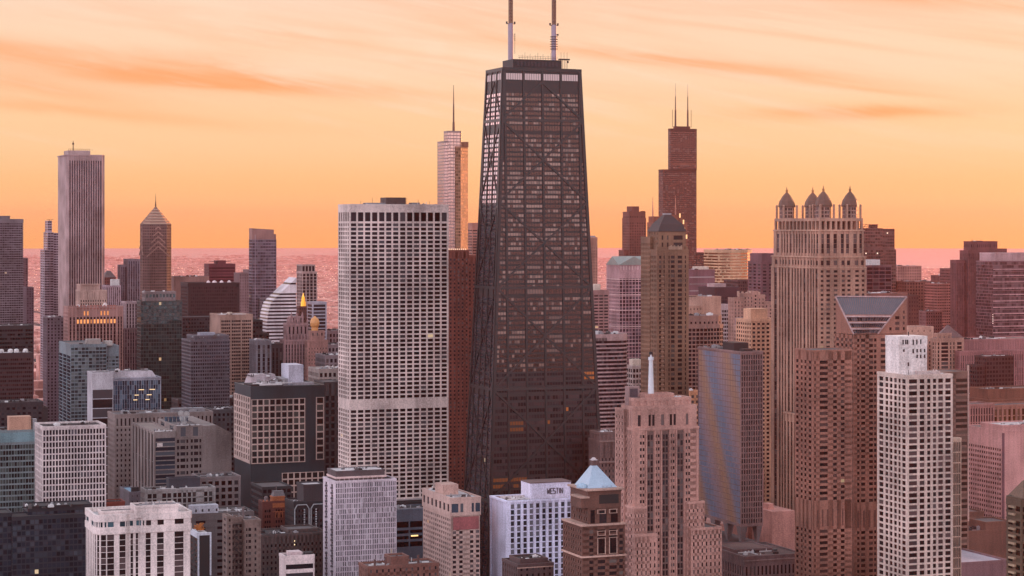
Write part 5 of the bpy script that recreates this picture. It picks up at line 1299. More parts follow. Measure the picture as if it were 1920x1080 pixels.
q = MB(); q.box(.42 * W_, .89 * W_, .04 * D_ - .1, .04 * D_ + .2, b.z(947), b.z(930)); b.part('dark_opening', q, wall((.04, .035, .035)))
q = MB()
for y_, gx_ in ((918.5, .5), (1043, .25), (984, .25)):
    x0_, x1_, y0_, y1_ = (.15 * W_, .95 * W_, .04 * D_, .97 * D_) if y_ < 950 else (0, W_, 0, D_)
    q.prism(grow(rect(x0_, x1_, y0_, y1_), gx_ + .6), b.z(y_ + 3.2), b.z(y_))
b.part('string_course', q, wall((.52, .38, .33)))
q = MB()
trims = wall((.50, .37, .32))
for (fa, fb) in ((.36, .54), (.64, .82)):
    for (ya, yb2) in ((958, 964), (998, 1005), (1011, 1040)):
        for (za_, zb_2, xa_, xb_) in ((ya - 1, ya, fa, fb), (yb2, yb2 + 1, fa, fb)): q.box(xa_ * W_ - .3, xb_ * W_ + .3, -.62, -.32, b.z(zb_2), b.z(za_))
        for xx in (fa, fb): q.box(xx * W_ - .25, xx * W_ + .15, -.6, -.32, b.z(yb2), b.z(ya))
b.part('stone_trim', q, trims)
tw = MB()
for (fa, fb) in ((.36, .54), (.64, .82)): tw.box(fa * W_, fb * W_, -.52, -.2, b.z(1040), b.z(1011))
b.part('tall_window', tw, b.g)
rb = rect(.20 * W_, .90 * W_, .14 * D_, .86 * D_); cx_, cy2 = .50 * W_, .5 * D_
roofm = wall((.42, .49, .56), .45, .12); za, zb = b.z(918), b.z(878)
q = MB(); q.prism(rb, za, zb, 0, rect(cx_ - 1.0, cx_ + 1.0, cy2 - 1.0, cy2 + 1.0)); ro = b.part('pyramid_roof', q, roofm)
q = MB(); q.box(cx_ - 1.15, cx_ + 1.15, cy2 - 1.15, cy2 + 1.15, zb - 1.4, b.z(869)); cp = b.part('cupola', q, wall((.26, .17, .16)), ro)
q = MB(); q.prism(rect(cx_ - 1.4, cx_ + 1.4, cy2 - 1.4, cy2 + 1.4), b.z(869), b.z(867.8)); q.dome(cx_, cy2, 1.3, b.z(867.8), 1.0, 8, 3); b.part('cupola_cap', q, wall((.66, .60, .60)), ro)
q = MB(); q.dome(.12 * W_, .30 * D_, 2.6, b.z(918), 2.2); b.part('side_dome', q, wall((.40, .48, .55)))
b.box('side_bay', -.02 * W_, .15 * W_, .02 * D_, .55 * D_, b.z(953), b.z(935), wall((.22, .125, .10))); q = MB(); q.box(-.04 * W_, .17 * W_, 0, .57 * D_, b.z(935), b.z(932)); b.part('side_cornice', q, trims)
for k in range(3): b.box('dormer', (.55 + k * .1) * W_, (.58 + k * .1) * W_, .14 * D_, .2 * D_, za - .1, za + 1.0, roofm)
b.clutter(.6 * W_, .95 * W_, .3, 2, b.z(988), 2, .3)

b = Bld('small_brick_hotel', 'small dark brown building with flat stepped roof in front of the white hotel', 952, 972, 1036, 1000, 'low building', (.16, .11, .11), depth=20)
b.tier(b.R(), 0, b.z(1062), S(3, .4, 3, .5)); b.tier(b.R(.1, .9, .1, .8), b.z(1062), b.z(1054), None, roof=ROOFD)
q = MB(); q.box(-.5, b.W + .5, -.5, .1, b.z(1066), b.z(1064)); b.part('cornice', q, trims); b.clutter(2, b.W - 3, 3, 14, b.z(1054), 5, .5)

# right of deco tower: dark gap + ornate podium
b = Bld('ornate_podium', 'ornate stone podium building with brown flat roof below the four lantern tower', 1362, 1396, 1505, 1330, 'low building', (.27, .20, .20), g=G_DARK, depth=50)
b.tier(b.R(), 0, b.z(1046), S(0, .45, 7, .8, .4, .3, n=15, top=5), roof=wall((.22, .16, .15), .9, .4), par=.9); b.tier(b.R(.05, .7, .35, .9), b.z(1046), b.z(1040), None, roof=wall((.20, .14, .13), .9, .4), par=.6)
q = MB(); q.box(-.9, b.W + .5, -.9, .2, b.z(1053), b.z(1051)); b.part('cornice', q, wall((.36, .28, .27))); b.clutter(4, b.W - 10, 6, 20, b.z(1046), 5, .7)
b = Bld('dark_plinth', 'unlit dark podium wall in the gap right of the pinkish setback tower', 1336, 1338, 1368, 1460, 'low building', (.05, .05, .055), g=G_BLACK, depth=25)
b.tier(b.R(), 0, b.z(1032), S(4, .6, 4, .5, .1, .1))

# pale fine grid apartment tower
b = Bld('fine_grid_tower', 'pale lilac apartment tower of very fine window grid with flat roof pavilion', 607, 629, 742, 1200, 'apartment tower', (.58, .52, .55), g=glass((.09, .10, .13), .25, (.50, .47, .50), .004, .45))
W_, D_ = b.W, b.D
b.tier(b.R(), 0, b.z(904), S(0, .56, 2.95, .84, .35, .22, n=34, top=.6), styles={3: S(0, .3, 2.95, .5, .3, .2, n=2, top=1)}, par=.6, roof=ROOFD)
b.tier(b.R(.06, .84, .14, .82), b.z(904), b.z(899), None, par=0, roof=None, mat=wall((.25, .2, .2)))
q = MB(); q.prism(grow(b.R(.03, .86, .10, .86), .3), b.z(899), b.z(895.5)); b.part('pavilion_slab', q, wall((.62, .50, .48)))
b.tier(b.R(.03, .84, .12, .84), b.z(895.5), b.z(886), None, par=.4, mat=wall((.17, .14, .145)), roof=ROOFL); b.clutter(.1 * W_, .8 * W_, 3, 10, b.z(886), 7, .5)
q = MB()
for i in range(10): q.box((.09 + i * .078) * W_, (.10 + i * .078) * W_, .13 * D_ - .3, .13 * D_ + .3, b.z(904), b.z(899)); 
b.part('pavilion_post', q, wall((.55, .48, .48)))
for k in range(27):
    for s_ in (.14, .62):
        if k * 2.95 > 80: break
        q = MB(); y_ = D_ * s_; q.cyl(-.2, y_ + 1.6, 1.35, b.z(918) - k * 2.95, b.z(918) - k * 2.95 + 1.0, 10); b.part('balcony', q, wall((.15, .14, .16)))

b = Bld('salmon_band_tower', 'beige apartment tower with salmon panel band under its top floor', 794, 846, 899, 1150, 'apartment tower', (.50, .385, .35), g=glass((.05, .045, .055), .25, (.24, .18, .18), .01, .35))
W_, D_ = b.W, b.D
cfs = [(.05, .17), (.28, .40), (.66, .78), (.87, .99)]
b.tier(b.R(), 0, b.z(968), S(0, .5, 2.65, .6, .2, .2, cols=cfs, top=7.6, side=.3), styles={3: S(0, .5, 2.65, .55, .2, .25, n=14, top=1)}, par=0, roof=None)
b.tier(grow(b.R(), .35), b.z(968), b.z(936), S(0, .55, 6.6, .72, .25, .3, cols=[(.02, .25), (.32, .42), (.70, .78), (.83, .99)], top=1.6, g=G_BLUE), styles={3: S(0, .45, 6.6, .6, .25, .3, n=7, top=1.6)}, par=.8, roof=ROOFL)
q = MB(); q.box(.06 * W_, .97 * W_, -.45, -.2, b.z(994), b.z(970)); b.part('salmon_panel', q, wall((.36, .16, .165)))
b.box('penthouse', .05 * W_, .60 * W_, D_ * .34, D_ * .62, b.z(936), b.z(912) - 1, wall((.50, .37, .33))); b.clutter(1, W_ - 2, 1, D_ * .3, b.z(936), 7, .45); b.clutter(2, W_ - 2, D_ * .65, D_ * .95, b.z(936), 5, .5)

b = Bld('podium_mall', 'blue grey retail podium with four dark strips between two apartment towers', 738, 741, 842, 1290, 'low building', (.17, .19, .225), depth=20)
b.tier(b.R(), 0, b.z(958), None, roof=ROOFD, par=.8)
q = MB()
for k, (ya, yb2) in enumerate(((979, 990), (995, 1001), (1006, 1012), (1017, 1026))):
    for (fa, fb) in ((.03, .245), (.275, .50), (.53, .74), (.77, .98)): q.box(fa * b.W, fb * b.W, -.15, .05, b.z(yb2), b.z(ya))
b.part('dark_strip', q, G_BLACK)
q = MB(); q.box(.29 * b.W, .42 * b.W, -.35, -.2, b.z(1007.5), b.z(1005)); b.part('lit_strip', q, lamp((1, .62, .25), 1.6)); b.clutter(3, b.W - 5, 2, 14, b.z(958), 8, .7)
b = Bld('shadow_connector', 'dark terrace roof with faint lights at the foot of the pale grid tower', 742, 744, 800, 1330, 'low building', (.05, .055, .06), depth=8)
b.tier(b.R(), 0, b.z(945), S(4, .7, 4, .6, .1, .1))
b = Bld('red_roof_house', 'low brick roofs with chimneys at the bottom centre', 668, 690, 822, 1000, 'low building', (.27, .15, .125), depth=14)
b.tier(b.R(), 0, b.z(1066), S(3, .3, 3, .5, .2, .2), roof=ROOFM); b.tier(b.R(.35, .6, .2, .9), b.z(1066), b.z(1052), None); b.clutter(2, b.W - 3, 2, 10, b.z(1066), 8, .4)
for k in range(5): b.box('chimney', 4 + k * 5.4, 4.8 + k * 5.4, 3, 4, b.z(1066), b.z(1052 - k % 3 * 4), wall((.2, .12, .11)))

# ---- left of pale grid tower: department store slab with dark corners
b = Bld('glass_corner_block', 'big pale gridded block wrapped in dark teal glass bands and corner', 440, 470, 608, 1480, 'office building', (.06, .095, .11), g=glass((.05, .09, .10), .3, (.07, .085, .085), .003, .4), wrough=.35)
W_, D_ = b.W, b.D
b.tier(b.R(), 0, b.z(727), None, par=.7)
gridm = wall((.52, .42, .385)); gg = glass((.045, .06, .065), .3, (.14, .14, .13), .004, .45)
def patch(p, q_, z0, z1, n, fl):
    b.facade(p, q_, z0, z1, S(0, .80, fl, .79, .75, .65, n=n, g=gg), gridm)
patch((0.5, -.0), (.735 * W_, 0), b.z(870), b.z(749), 9, (b.z(749) - b.z(870)) / 10.02)
patch((.885 * W_, 0), (.995 * W_, 0), b.z(867), b.z(748), 1, (b.z(748) - b.z(867)) / 9.02)
patch((.42 * W_, 0), (.995 * W_, 0), b.z(960), b.z(889), 7, 4.6)
b.facade((0, D_), (0, 0.5), b.z(870), b.z(745), S(0, .6, (b.z(749) - b.z(870)) / 10.02, .7, .6, .5, n=7, g=gg), gridm)
q = MB()
for (x0_, x1_, y0_, y1_, ya, yb2, mt) in ((.02, .46, .1, .5, 727, 722, ROOFD), (.14, .44, .05, .3, 724, 720.5, UNITW), (.52, .60, .4, .9, 727, 715, UNIT)):
    b.box('rooftop_unit', x0_ * W_, x1_ * W_, y0_ * D_, y1_ * D_, b.z(ya), b.z(yb2), mt)
b.box('lift_tower', .60 * W_, .80 * W_, .35 * D_, .8 * D_, b.z(727), b.z(689), wall((.50, .49, .54))); b.box('lift_annex', .62 * W_, .92 * W_, .25 * D_, .36 * D_, b.z(727), b.z(722), wall((.4, .38, .4)))
m = MB(); m.prism(rect(.12 * W_, .50 * W_, .55 * D_, .95 * D_), b.z(727), b.z(708), 0, rect(.16 * W_, .47 * W_, .62 * D_, .9 * D_)); b.part('sloped_skylight', m, wall((.40, .35, .36)))
b.clutter(.05 * W_, .58 * W_, 2, D_ * .5, b.z(722), 12, .8); b.clutter(.1 * W_, .5 * W_, D_ * .5, D_ * .9, b.z(712), 8, .7)
b = Bld('dark_rear_block', 'dark gridded block filling the gap left of the pale grid tower', 606, 608, 640, 1600, 'office building', (.045, .05, .055), g=G_BLACK, depth=25)
b.tier(b.R(), 0, b.z(718), S(0, .6, 5.2, .7, .4, .4, n=3, top=9), par=.8, mat=wall((.10, .095, .10)))
b = Bld('teal_base_block', 'dark teal lower block at the base of the gridded block with dark corners', 446, 492, 546, 1400, 'office building', (.05, .06, .068), g=G_BLACK, depth=30)
b.tier(b.R(), 0, b.z(916), S(3, .7, 4, .6, .1, .3)); 

# ornate brick with mansard
b = Bld('victorian_brick_block', 'ornate red brick block with orange arches and grey mansard roof', 486, 493, 552, 1330, 'old building', (.20, .075, .06), g=G_BLACK)
W_, D_ = b.W, b.D
b.tier(b.R(), 0, b.z(943), S(0, .5, 3.4, .5, .4, .3, cols=[(.05, .10), (.12, .17), (.19, .24), (.40, .45), (.48, .53), (.56, .61), (.76, .81), (.83, .88), (.90, .95)], top=3.5), styles={3: S(2, .4, 3.4, .5)}, par=1)
b.tier(b.R(.30, .68, -.05, .6), b.z(953), b.z(933), None, par=.5, mat=wall((.42, .19, .10)))
q = MB(); rbm = wall((.45, .20, .11))
for c_ in (.44, .57):
    for k in range(7):
        a0_, a1_ = pi * k / 7, pi * (k + 1) / 7; q.bar(((c_ - .05 * cos(a0_)) * W_, -.5, b.z(964) + 1.1 * sin(a0_)), ((c_ - .05 * cos(a1_)) * W_, -.5, b.z(964) + 1.1 * sin(a1_)), .35, (0, -1, 0), .4)
    q.box((c_ - .055) * W_, (c_ - .04) * W_, -.8, -.4, b.z(972), b.z(964)); q.box((c_ + .04) * W_, (c_ + .055) * W_, -.8, -.4, b.z(972), b.z(964))
for y_ in (946, 951, 960): q.box(.30 * W_, .68 * W_, -.7, -.3, b.z(y_ + .8), b.z(y_))
for c_ in (.02, .13, .25, .74, .85, .96): q.cone(rect(c_ * W_ - .6, c_ * W_ + .6, -.6, .5), b.z(943) + .9, (c_ * W_, 0, b.z(937)))
b.part('brick_arch', q, rbm)
m = MB(); m.prism(b.R(.32, .72, -.02, .7), b.z(933), b.z(924), 0, b.R(.38, .66, .1, .6)); m.box(.36 * W_, .68 * W_, .1 * D_, .62 * D_, b.z(924), b.z(922.6)); b.part('mansard_roof', m, wall((.22, .20, .205)))
q = MB(); q.cyl(.14 * W_, 3, 1.6, b.z(943), b.z(936), 10, 1.4); q.dome(.14 * W_, 3, 1.6, b.z(936), 1.6, 10, 3); q.cyl(.5 * W_, 6, .2, b.z(923), b.z(913), 5); b.part('turret', q, wall((.24, .19, .19)))
b = Bld('arch_frame_block', 'dark block framed by white chamfered bays beside the ornate brick block', 548, 551, 612, 1300, 'office building', (.05, .055, .065), g=G_BLACK, depth=20)
W_ = b.W
b.tier(b.R(), 0, b.z(944), S(2.2, .5, 3.3, .5, .2, .2, top=3)); b.tier(b.R(.35, 1, .2, 1), b.z(944), b.z(914), None, roof=ROOFL, mat=wall((.09, .08, .09)))
q = MB()
for a_, c_ in ((.02, .46), (.52, .98)):
    xa_, xb_ = a_ * W_, c_ * W_
    q.bar((xa_, -.3, b.z(1010)), (xa_, -.3, b.z(955)), .5, (0, -1, 0), .4); q.bar((xb_, -.3, b.z(1010)), (xb_, -.3, b.z(955)), .5, (0, -1, 0), .4)
    q.bar((xa_, -.3, b.z(955)), (xa_ + 1.6, -.3, b.z(947)), .5, (0, -1, 0), .4); q.bar((xb_, -.3, b.z(955)), (xb_ - 1.6, -.3, b.z(947)), .5, (0, -1, 0), .4); q.bar((xa_ + 1.6, -.3, b.z(947)), (xb_ - 1.6, -.3, b.z(947)), .5, (0, -1, 0), .4)
for fx in (.30, .66):
    for k in range(13): q.box(fx * W_, fx * W_ + .8, -.5, -.15, b.z(958) - k * 1.5, b.z(958) - k * 1.5 + .9)
b.part('bay_frame', q, wall((.46, .46, .47))); b.clutter(1, .33 * W_, 2, 8, b.z(944), 3, .4)

b = Bld('brown_walkup', 'dim brown brick block of small windows at the bottom left of centre', 486, 490, 612, 1230, 'old building', (.15, .12, .115), g=G_BLACK, depth=25)
b.tier(b.R(), 0, b.z(1006), S(2.4, .45, 3.3, .5, .2, .2, top=4), roof=ROOFD); b.tier(b.R(.45, .9, .2, .9), b.z(1006), b.z(1001), None, roof=ROOFM); b.clutter(2, b.W - 3, 2, 16, b.z(1006), 10, .6)
q = MB()
for y_ in (1017, 1024): q.cyl(.5 * b.W, -1.2, .22, b.z(y_ + 1), b.z(y_ - 1), 6)
b.part('wall_light', q, lamp((1, .75, .4), 2.0))
b = Bld('white_band_block', 'small white block with black horizontal window bands at the bottom', 524, 534, 589, 1020, 'low building', (.62, .54, .53), g=G_BLACK)
b.tier(b.R(), 0, b.z(1046), S(0, .93, 4.2, .55, .12, .3, n=1, top=2.4), styles={3: None}, roof=ROOFM, par=.9); b.box('roof_hut', .2 * b.W, .62 * b.W, 2, 8, b.z(1046), b.z(1037), wall((.55, .46, .46))); b.box('roof_hut', .72 * b.W, .98 * b.W, 1, 5, b.z(1046), b.z(1039), ROOFD)

# tan building with fire escape, wide grey one behind, dark box with white frame
b = Bld('fire_escape_block', 'tan brick apartment block with zigzag fire escape between its two wings', 418, 428, 488, 1180, 'old building', (.29, .225, .205), g=G_DARK)
W_, D_ = b.W, b.D
b.tier(rect(.52 * W_, W_, 0, D_), 0, b.z(979), S(0, .5, 3.3, .5, .25, .25, cols=[(.06, .16), (.22, .40), (.62, .74)], top=3), par=.8)
b.tier(rect(0, .14 * W_, 2, D_), 0, b.z(971), S(0, .4, 3.3, .45, .25, .2, n=1), par=.8); b.tier(rect(.14 * W_, .52 * W_, 5.5, D_), 0, b.z(975), S(0, .6, 3.3, .6, .2, .2, n=3, top=2.5), par=.8, roof=ROOFD)
fe = wall((.07, .065, .07), .6)
for k in range(8):
    zz = b.z(983) - 3.3 * k - 1
    q = MB(); q.box(.16 * W_, .50 * W_, 4.4, 5.5, zz, zz + .15); q.box(.16 * W_, .50 * W_, 4.35, 4.45, zz + .9, zz + 1.0)
    sgn = 1 if k % 2 else -1
    q.bar((.33 * W_ - sgn * 2.0, 4.2, zz - 3.1), (.33 * W_ + sgn * 2.0, 4.2, zz), .45, (0, -1, 0), .3)
    b.part('fire_escape', q, fe)
b.clutter(1, W_ - 3, 7, 14, b.z(977), 7, .5); q = MB(); q.box(.52 * W_, .58 * W_, 6, 7, b.z(979), b.z(955)); b.part('chimney', q, wall((.25, .2, .2)))
b = Bld('wide_grey_block', 'wide dim grey block with long window bands and a low white roof house', 352, 356, 476, 1290, 'office building', (.17, .15, .15), g=G_BLACK, depth=26)
b.tier(b.R(), 0, b.z(966), S(0, .45, 4.0, .42, .0, .3, n=3, top=2.5), par=.7); b.box('roof_house', .03 * b.W, .46 * b.W, 3, 10, b.z(966), b.z(950), wall((.44, .43, .46))); q = MB()
for fx in (.1, .2, .3, .42): q.box(fx * b.W, fx * b.W + 1, 2.9, 2.98, b.z(962), b.z(957))
b.part('hatch', q, ROOFD); b.clutter(.5 * b.W, b.W - 3, 3, 14, b.z(966), 7, .6)
b = Bld('white_frame_slab', 'narrow black slab outlined by a white frame beside the white curved tower', 356, 372, 395, 1130, 'apartment tower', (.05, .05, .055), g=G_BLACK)
b.tier(b.R(), 0, b.z(1002), None, styles={3: S(0, .5, 2.9, .5, .2, .25, n=2, top=2)}, roof=ROOFL, par=0)
q = MB(); q.box(-.3, b.W + .3, -.5, .4, b.z(1004), b.z(999)); q.box(b.W - .5, b.W + .3, -.5, .4, b.z(1080), b.z(1004)); q.box(-.3, .4, -.5, .4, b.z(1080), b.z(1004)); q.box(-.5, .4, .4, b.D, b.z(1010), b.z(999)); b.part('white_frame', q, wall((.60, .60, .64)))
q = MB(); rr = random.Random(4)
for k in range(34):
    a_ = rr.uniform(0, 2 * pi); q.bar((3 + rr.uniform(-2, 2), b.D * .5 + rr.uniform(-2, 2), b.z(999)), (3 + rr.uniform(-3, 3), b.D * .5 + rr.uniform(-2, 2), b.z(989) + rr.uniform(-2, 1)), .35, (0, -1, 0), .3)
b.part('roof_trellis', q, wall((.45, .20, .05)))

# white curved apartment tower, foreground left
b = Bld('white_curved_tower', 'white curved apartment tower with tall dark window strips and teal top glass', 176, 182, 357, 1050, 'apartment tower', (.66, .585, .565), g=glass((.045, .036, .04), .3, (.17, .12, .12), .003, .35), depth=30)
W_, D_ = b.W, b.D
zt = b.z(990)
sv = dict(fl=2.9, hf=.92)
# footprint with rounded left end and bays
pl = [(1.5, -.6), (4.5, -1.2), (W_ * .30, -1.2), (W_ * .34, 0), (W_ * .45, 0), (W_ * .50, -1.4), (W_ * .985, -1.4), (W_, 0), (W_, D_), (0, D_), (-.6, 3), (0, 1)]
b.tier(pl, 0, zt, None, styles={0: S(0, .8, 2.9, .9, .3, 0, n=1, top=3.4), 1: S(0, .5, 2.9, .9, .35, 0, cols=[(.02, .38), (.66, .98)], top=3.4), 3: S(0, .5, 2.9, .9, .3, 0, n=2, top=3.4),
     5: S(0, .5, 2.9, .9, .35, 0, cols=[(.02, .13), (.27, .42), (.66, .86)], top=3.4), 10: S(0, .6, 2.9, .9, .3, 0, n=1, top=3.4), 11: S(0, .6, 2.9, .9, .3, 0, n=1, top=3.4), 9: S(5, .4, 2.9, .9, .3, 0, top=3.4)}, par=0, roof=None)
tealg = glass((.05, .13, .17), .4, (.10, .22, .27), 0, .5)
b.tier(grow(pl, .15), zt, zt + 2.9, S(0, .55, 2.75, .9, .25, 0, cols=[(.05, .36), (.68, .95)], g=tealg), styles={5: S(0, .5, 2.75, .9, .25, 0, cols=[(.03, .14), (.28, .42), (.66, .86)], g=b.g)}, par=0, roof=None)
ov = grow(pl, .75)
q = MB(); q.prism(ov, zt - 3.2, zt + .05); q.prism(ov, zt + 2.9, zt + 3.9); b.part('balcony_band', q, b.wallc)
q = MB(); n_ = len(pl); inn = grow(pl, -.6); 
for i in range(n_):
    j = (i + 1) % n_; q.prism([ov[i], ov[j], inn[j], inn[i]], zt + 3.9, zt + 6.3)
b.part('roof_parapet', q, b.wallc); q = MB(); q.prism(grow(pl, -.7), zt + 3.9, zt + 4.15); b.part('roof', q, ROOFL)
b.tier(rect(.40 * W_, .86 * W_, -1.6, 11), zt + 4.0, b.z(954), None, par=.8, roof=ROOFM); b.tier(rect(.05 * W_, .40 * W_, 2.5, 10), zt + 4.0, b.z(962), S(0, .6, 4, .4, .1, .1, n=4, top=.8), par=.5, roof=ROOFM)
b.clutter(.45 * W_, .9 * W_, 1, 9, b.z(953), 5, .4)
b = Bld('red_brick_cube', 'small red brick box with flat roof between white grid block and curved tower', 196, 199, 234, 1400, 'low building', (.34, .12, .095), depth=14)
b.tier(b.R(), 0, b.z(944), None, roof=ROOFM); b.clutter(1, b.W - 2, 1, 8, b.z(944), 3, .4)
b = Bld('blue_roof_shed', 'low grey building with a pale blue flat roof between the stone blocks', 218, 243, 262, 1500, 'low building', (.22, .20, .22), depth=34)
b.tier(b.R(), 0, b.z(925), S(4, .2, 4, .4), roof=wall((.30, .42, .50), .6, .2)); b.box('roof_hut', 2, 7, 2, 6, b.z(925), b.z(915), ROOFD)

b = Bld('gothic_stone_block', 'large grey stone block with pointed top windows, left middle', 203, 216, 398, 1640, 'office building', (.30, .255, .245), g=G_DARK)
b.tier(b.R(), 0, b.z(779), S(0, .4, 3.9, .5, .5, .35, n=24, top=3, tall=(b.z(799), b.z(785))), styles={3: S(0, .4, 3.9, .5, .4, .35, n=6, top=3)}, par=1, roof=ROOFM)
q = MB(); q.box(-.8, b.W + .8, -.8, .1, b.z(801), b.z(800)); b.part('cornice', q, wall((.38, .33, .31))); b.clutter(6, b.W - 8, 4, 22, b.z(779), 16, .9); b.box('roof_shed', .62 * b.W, .95 * b.W, 10, 20, b.z(779), b.z(772), wall((.30, .29, .30)))
b = Bld('wing_block', 'grey block of two wings with navy corner glass and plain tan gable wall', 249, 290, 435, 1530, 'office building', (.30, .26, .25), g=glass((.035, .05, .065), .25, (.14, .14, .15), .004, .45))
W_, D_ = b.W, b.D
b.tier(rect(0, .27 * W_, 0, D_), 0, b.z(812), S(0, .92, 3.3, .76, .0, .25, n=1, top=3.4, g=G_BLUE), styles={3: S(0, .55, 20, .97, .7, 0, n=7, top=1.2)}, par=.9, roof=wall((.32, .27, .25), .9, .25))
b.tier(rect(.27 * W_, .62 * W_, 1.0, D_), 0, b.z(822), S(0, .5, 4.55, .55, .4, .35, cols=[(.05, .14), (.18, .36), (.40, .47), (.56, .64), (.68, .84), (.88, .95)], top=.6), par=.4)
b.tier(rect(.29 * W_, .61 * W_, 1.6, D_ * .8), b.z(822), b.z(802), S(0, .42, 7.4, .9, .5, .3, n=2, g=G_BLUE), par=.6)
b.tier([(.62 * W_, .3), (W_, 1.4), (W_, D_), (.62 * W_, D_)], 0, b.z(817), None, par=0, roof=None)
m = MB(); m.v += [(.62 * W_, .3, b.z(817)), (W_, 1.4, b.z(817)), (W_, D_, b.z(817)), (.62 * W_, D_, b.z(817)), (.62 * W_, .3, b.z(802)), (.80 * W_, .8, b.z(801)), (.80 * W_, D_, b.z(801)), (.62 * W_, D_, b.z(802))]
for f_ in ((0, 1, 5, 4), (1, 2, 6, 5), (2, 3, 7, 6), (3, 0, 4, 7), (4, 5, 6, 7), (3, 2, 1, 0)): m.f.append(f_); m.r.append(0)
b.part('gable_wall', m, b.wallc); b.clutter(.03 * W_, .25 * W_, 3, 16, b.z(812), 6, .6); b.clutter(.3 * W_, .6 * W_, 3, 12, b.z(802), 6, .6)
q = MB()
for i in range(6): q.cyl(.30 * W_ + i * 3, D_ * .5, 1.1, b.z(802), b.z(792), 8, 1.3)
b.part('exhaust_stack', q, wall((.08, .12, .16)))
q = MB(); q.face([(.03 * W_, -.5, b.z(838)), (.10 * W_, -.5, b.z(838)), (.10 * W_, -.5, b.z(831)), (.03 * W_, -.5, b.z(831))]); b.part('wall_sign', q, wall((.62, .56, .54)))
b = Bld('white_frame_podium', 'grey podium block with white square frames below the two wing block', 265, 274, 403, 1420, 'office building', (.36, .335, .33), g=glass((.035, .04, .045), .2, (.10, .10, .10), .003, .3))
W_, D_ = b.W, b.D
b.tier(b.R(), 0, b.z(921), S(0, .5, 3.8, .8, .35, .35, cols=[(.02, .08), (.095, .15), (.23, .29), (.305, .36), (.39, .44), (.455, .51), (.53, .58), (.60, .65), (.67, .72), (.84, .89), (.91, .96)], top=1.6), roof=ROOFD, par=1)
b.tier(b.R(.35, .8, .25, .8), b.z(921), b.z(903), None, mat=wall((.085, .095, .115)), roof=ROOFD); b.clutter(2, W_ - 4, 2, 9, b.z(921), 6, .7)
b = Bld('grey_pilaster_block', 'dim grey block with broad pilasters beside the white frame podium', 372, 376, 449, 1450, 'office building', (.27, .235, .235), g=G_BLACK, depth=24)
b.tier(b.R(), 0, b.z(897), S(0, .64, 4.6, .64, .7, .35, n=6, top=1.5), roof=ROOFD, par=.9); b.clutter(2, b.W - 3, 2, 14, b.z(897), 5, .6)

b = Bld('green_curtain_block', 'grey green curtain wall block with a tan roof hut at the left edge', -70, -60, 70, 1440, 'office building', (.26, .30, .31), g=glass((.05, .085, .09), .45, (.16, .19, .18), .006, .5), depth=26)
b.tier(b.R(), 0, b.z(812), S(1.9, .86, 3.9, .72, .2, .35, top=8.5, side=.3), roof=ROOFM); b.box('roof_hut', .60 * b.W, .92 * b.W, 3, 13, b.z(812) + .1, b.z(785), wall((.50, .34, .27))); b.box('facade_band', .01 * b.W, b.W * .999, -.75, -.1, b.z(832), b.z(814), wall((.25, .34, .36))); b.box('roof_hut', .94 * b.W, 1.0 * b.W, 2, 8, b.z(812) + .1, b.z(790), UNIT)
b.clutter(.2 * b.W, b.W - 3, 12, 22, b.z(812), 6, .6)
b = Bld('white_lattice_block', 'white lattice slab of narrow upright windows, lower left', 67, 80, 197, 1360, 'office building', (.60, .53, .52), g=glass((.04, .05, .07), .3, (.17, .16, .19), .006, .45))
b.tier(b.R(), 0, b.z(803), S(0, .68, 3.95, .78, .55, .35, n=20, top=.9), styles={3: S(0, .66, 3.95, .78, .5, .35, n=5, top=.9)}, par=1.2, roof=ROOFD); b.clutter(4, b.W - 5, 3, 18, b.z(803), 9, .7)
b = Bld('black_glass_block', 'large black glass block filling the bottom left corner', -60, -44, 178, 1180, 'office building', (.03, .045, .065), g=glass((.03, .05, .075), .3, (.10, .12, .15), .004, .3), depth=28)
b.tier(b.R(.3, 1, 0, .7), 0, b.z(975), S(2.4, .84, 3.1, .74, .1, .12, top=1), roof=ROOFD, par=.8); b.tier(b.R(.45, 1, .35, 1), 0, b.z(961), S(2.4, .84, 3.1, .74, .1, .12, top=2), roof=ROOFD, par=.8); b.tier(b.R(0, .3, .1, .8), 0, b.z(968), S(2.4, .84, 3.1, .74, .1, .12, top=1), roof=ROOFD, par=.8)
b.clutter(.4 * b.W, b.W - 5, 2, 18, b.z(961), 8, .6)
# dim mid-rise infill seen in the gaps, each its own thing
infill = [(300, 345, 742, 2050, (.13, .12, .13), 'dim grey roof with small cubes between fin roof office and mottled tower'), (330, 455, 752, 1850, (.16, .13, .13), 'long dim brown block with thin pale roof lines in front of the mottled tower'),
          (395, 448, 770, 1720, (.12, .12, .13), 'dim grey block left of the gridded block with dark corners'), (430, 470, 690, 1950, (.08, .075, .085), 'small dark block in the gap under the three group office'),
          (88, 112, 600, 2500, (.16, .13, .15), 'dim violet block beside the lit street left of the ribbed tower'),
          (1110, 1140, 590, 2600, (.40, .27, .26), 'small hazy rose block under the balconied lilac tower'), (1120, 1170, 640, 2300, (.36, .25, .25), 'low hazy rose block behind the curved banded office'),
          (1290, 1312, 735, 1600, (.62, .38, .26), 'small orange gridded block between deco tower and mirror slab'), (1815, 1850, 720, 1950, (.20, .11, .12), 'low dark mauve block left of the dark cube office'),
          (1815, 1880, 745, 1800, (.24, .13, .13), 'dim plum terrace left of the gold glass office'), (1560, 1620, 610, 2300, (.36, .22, .2), 'hidden rose block behind the four lantern tower')]
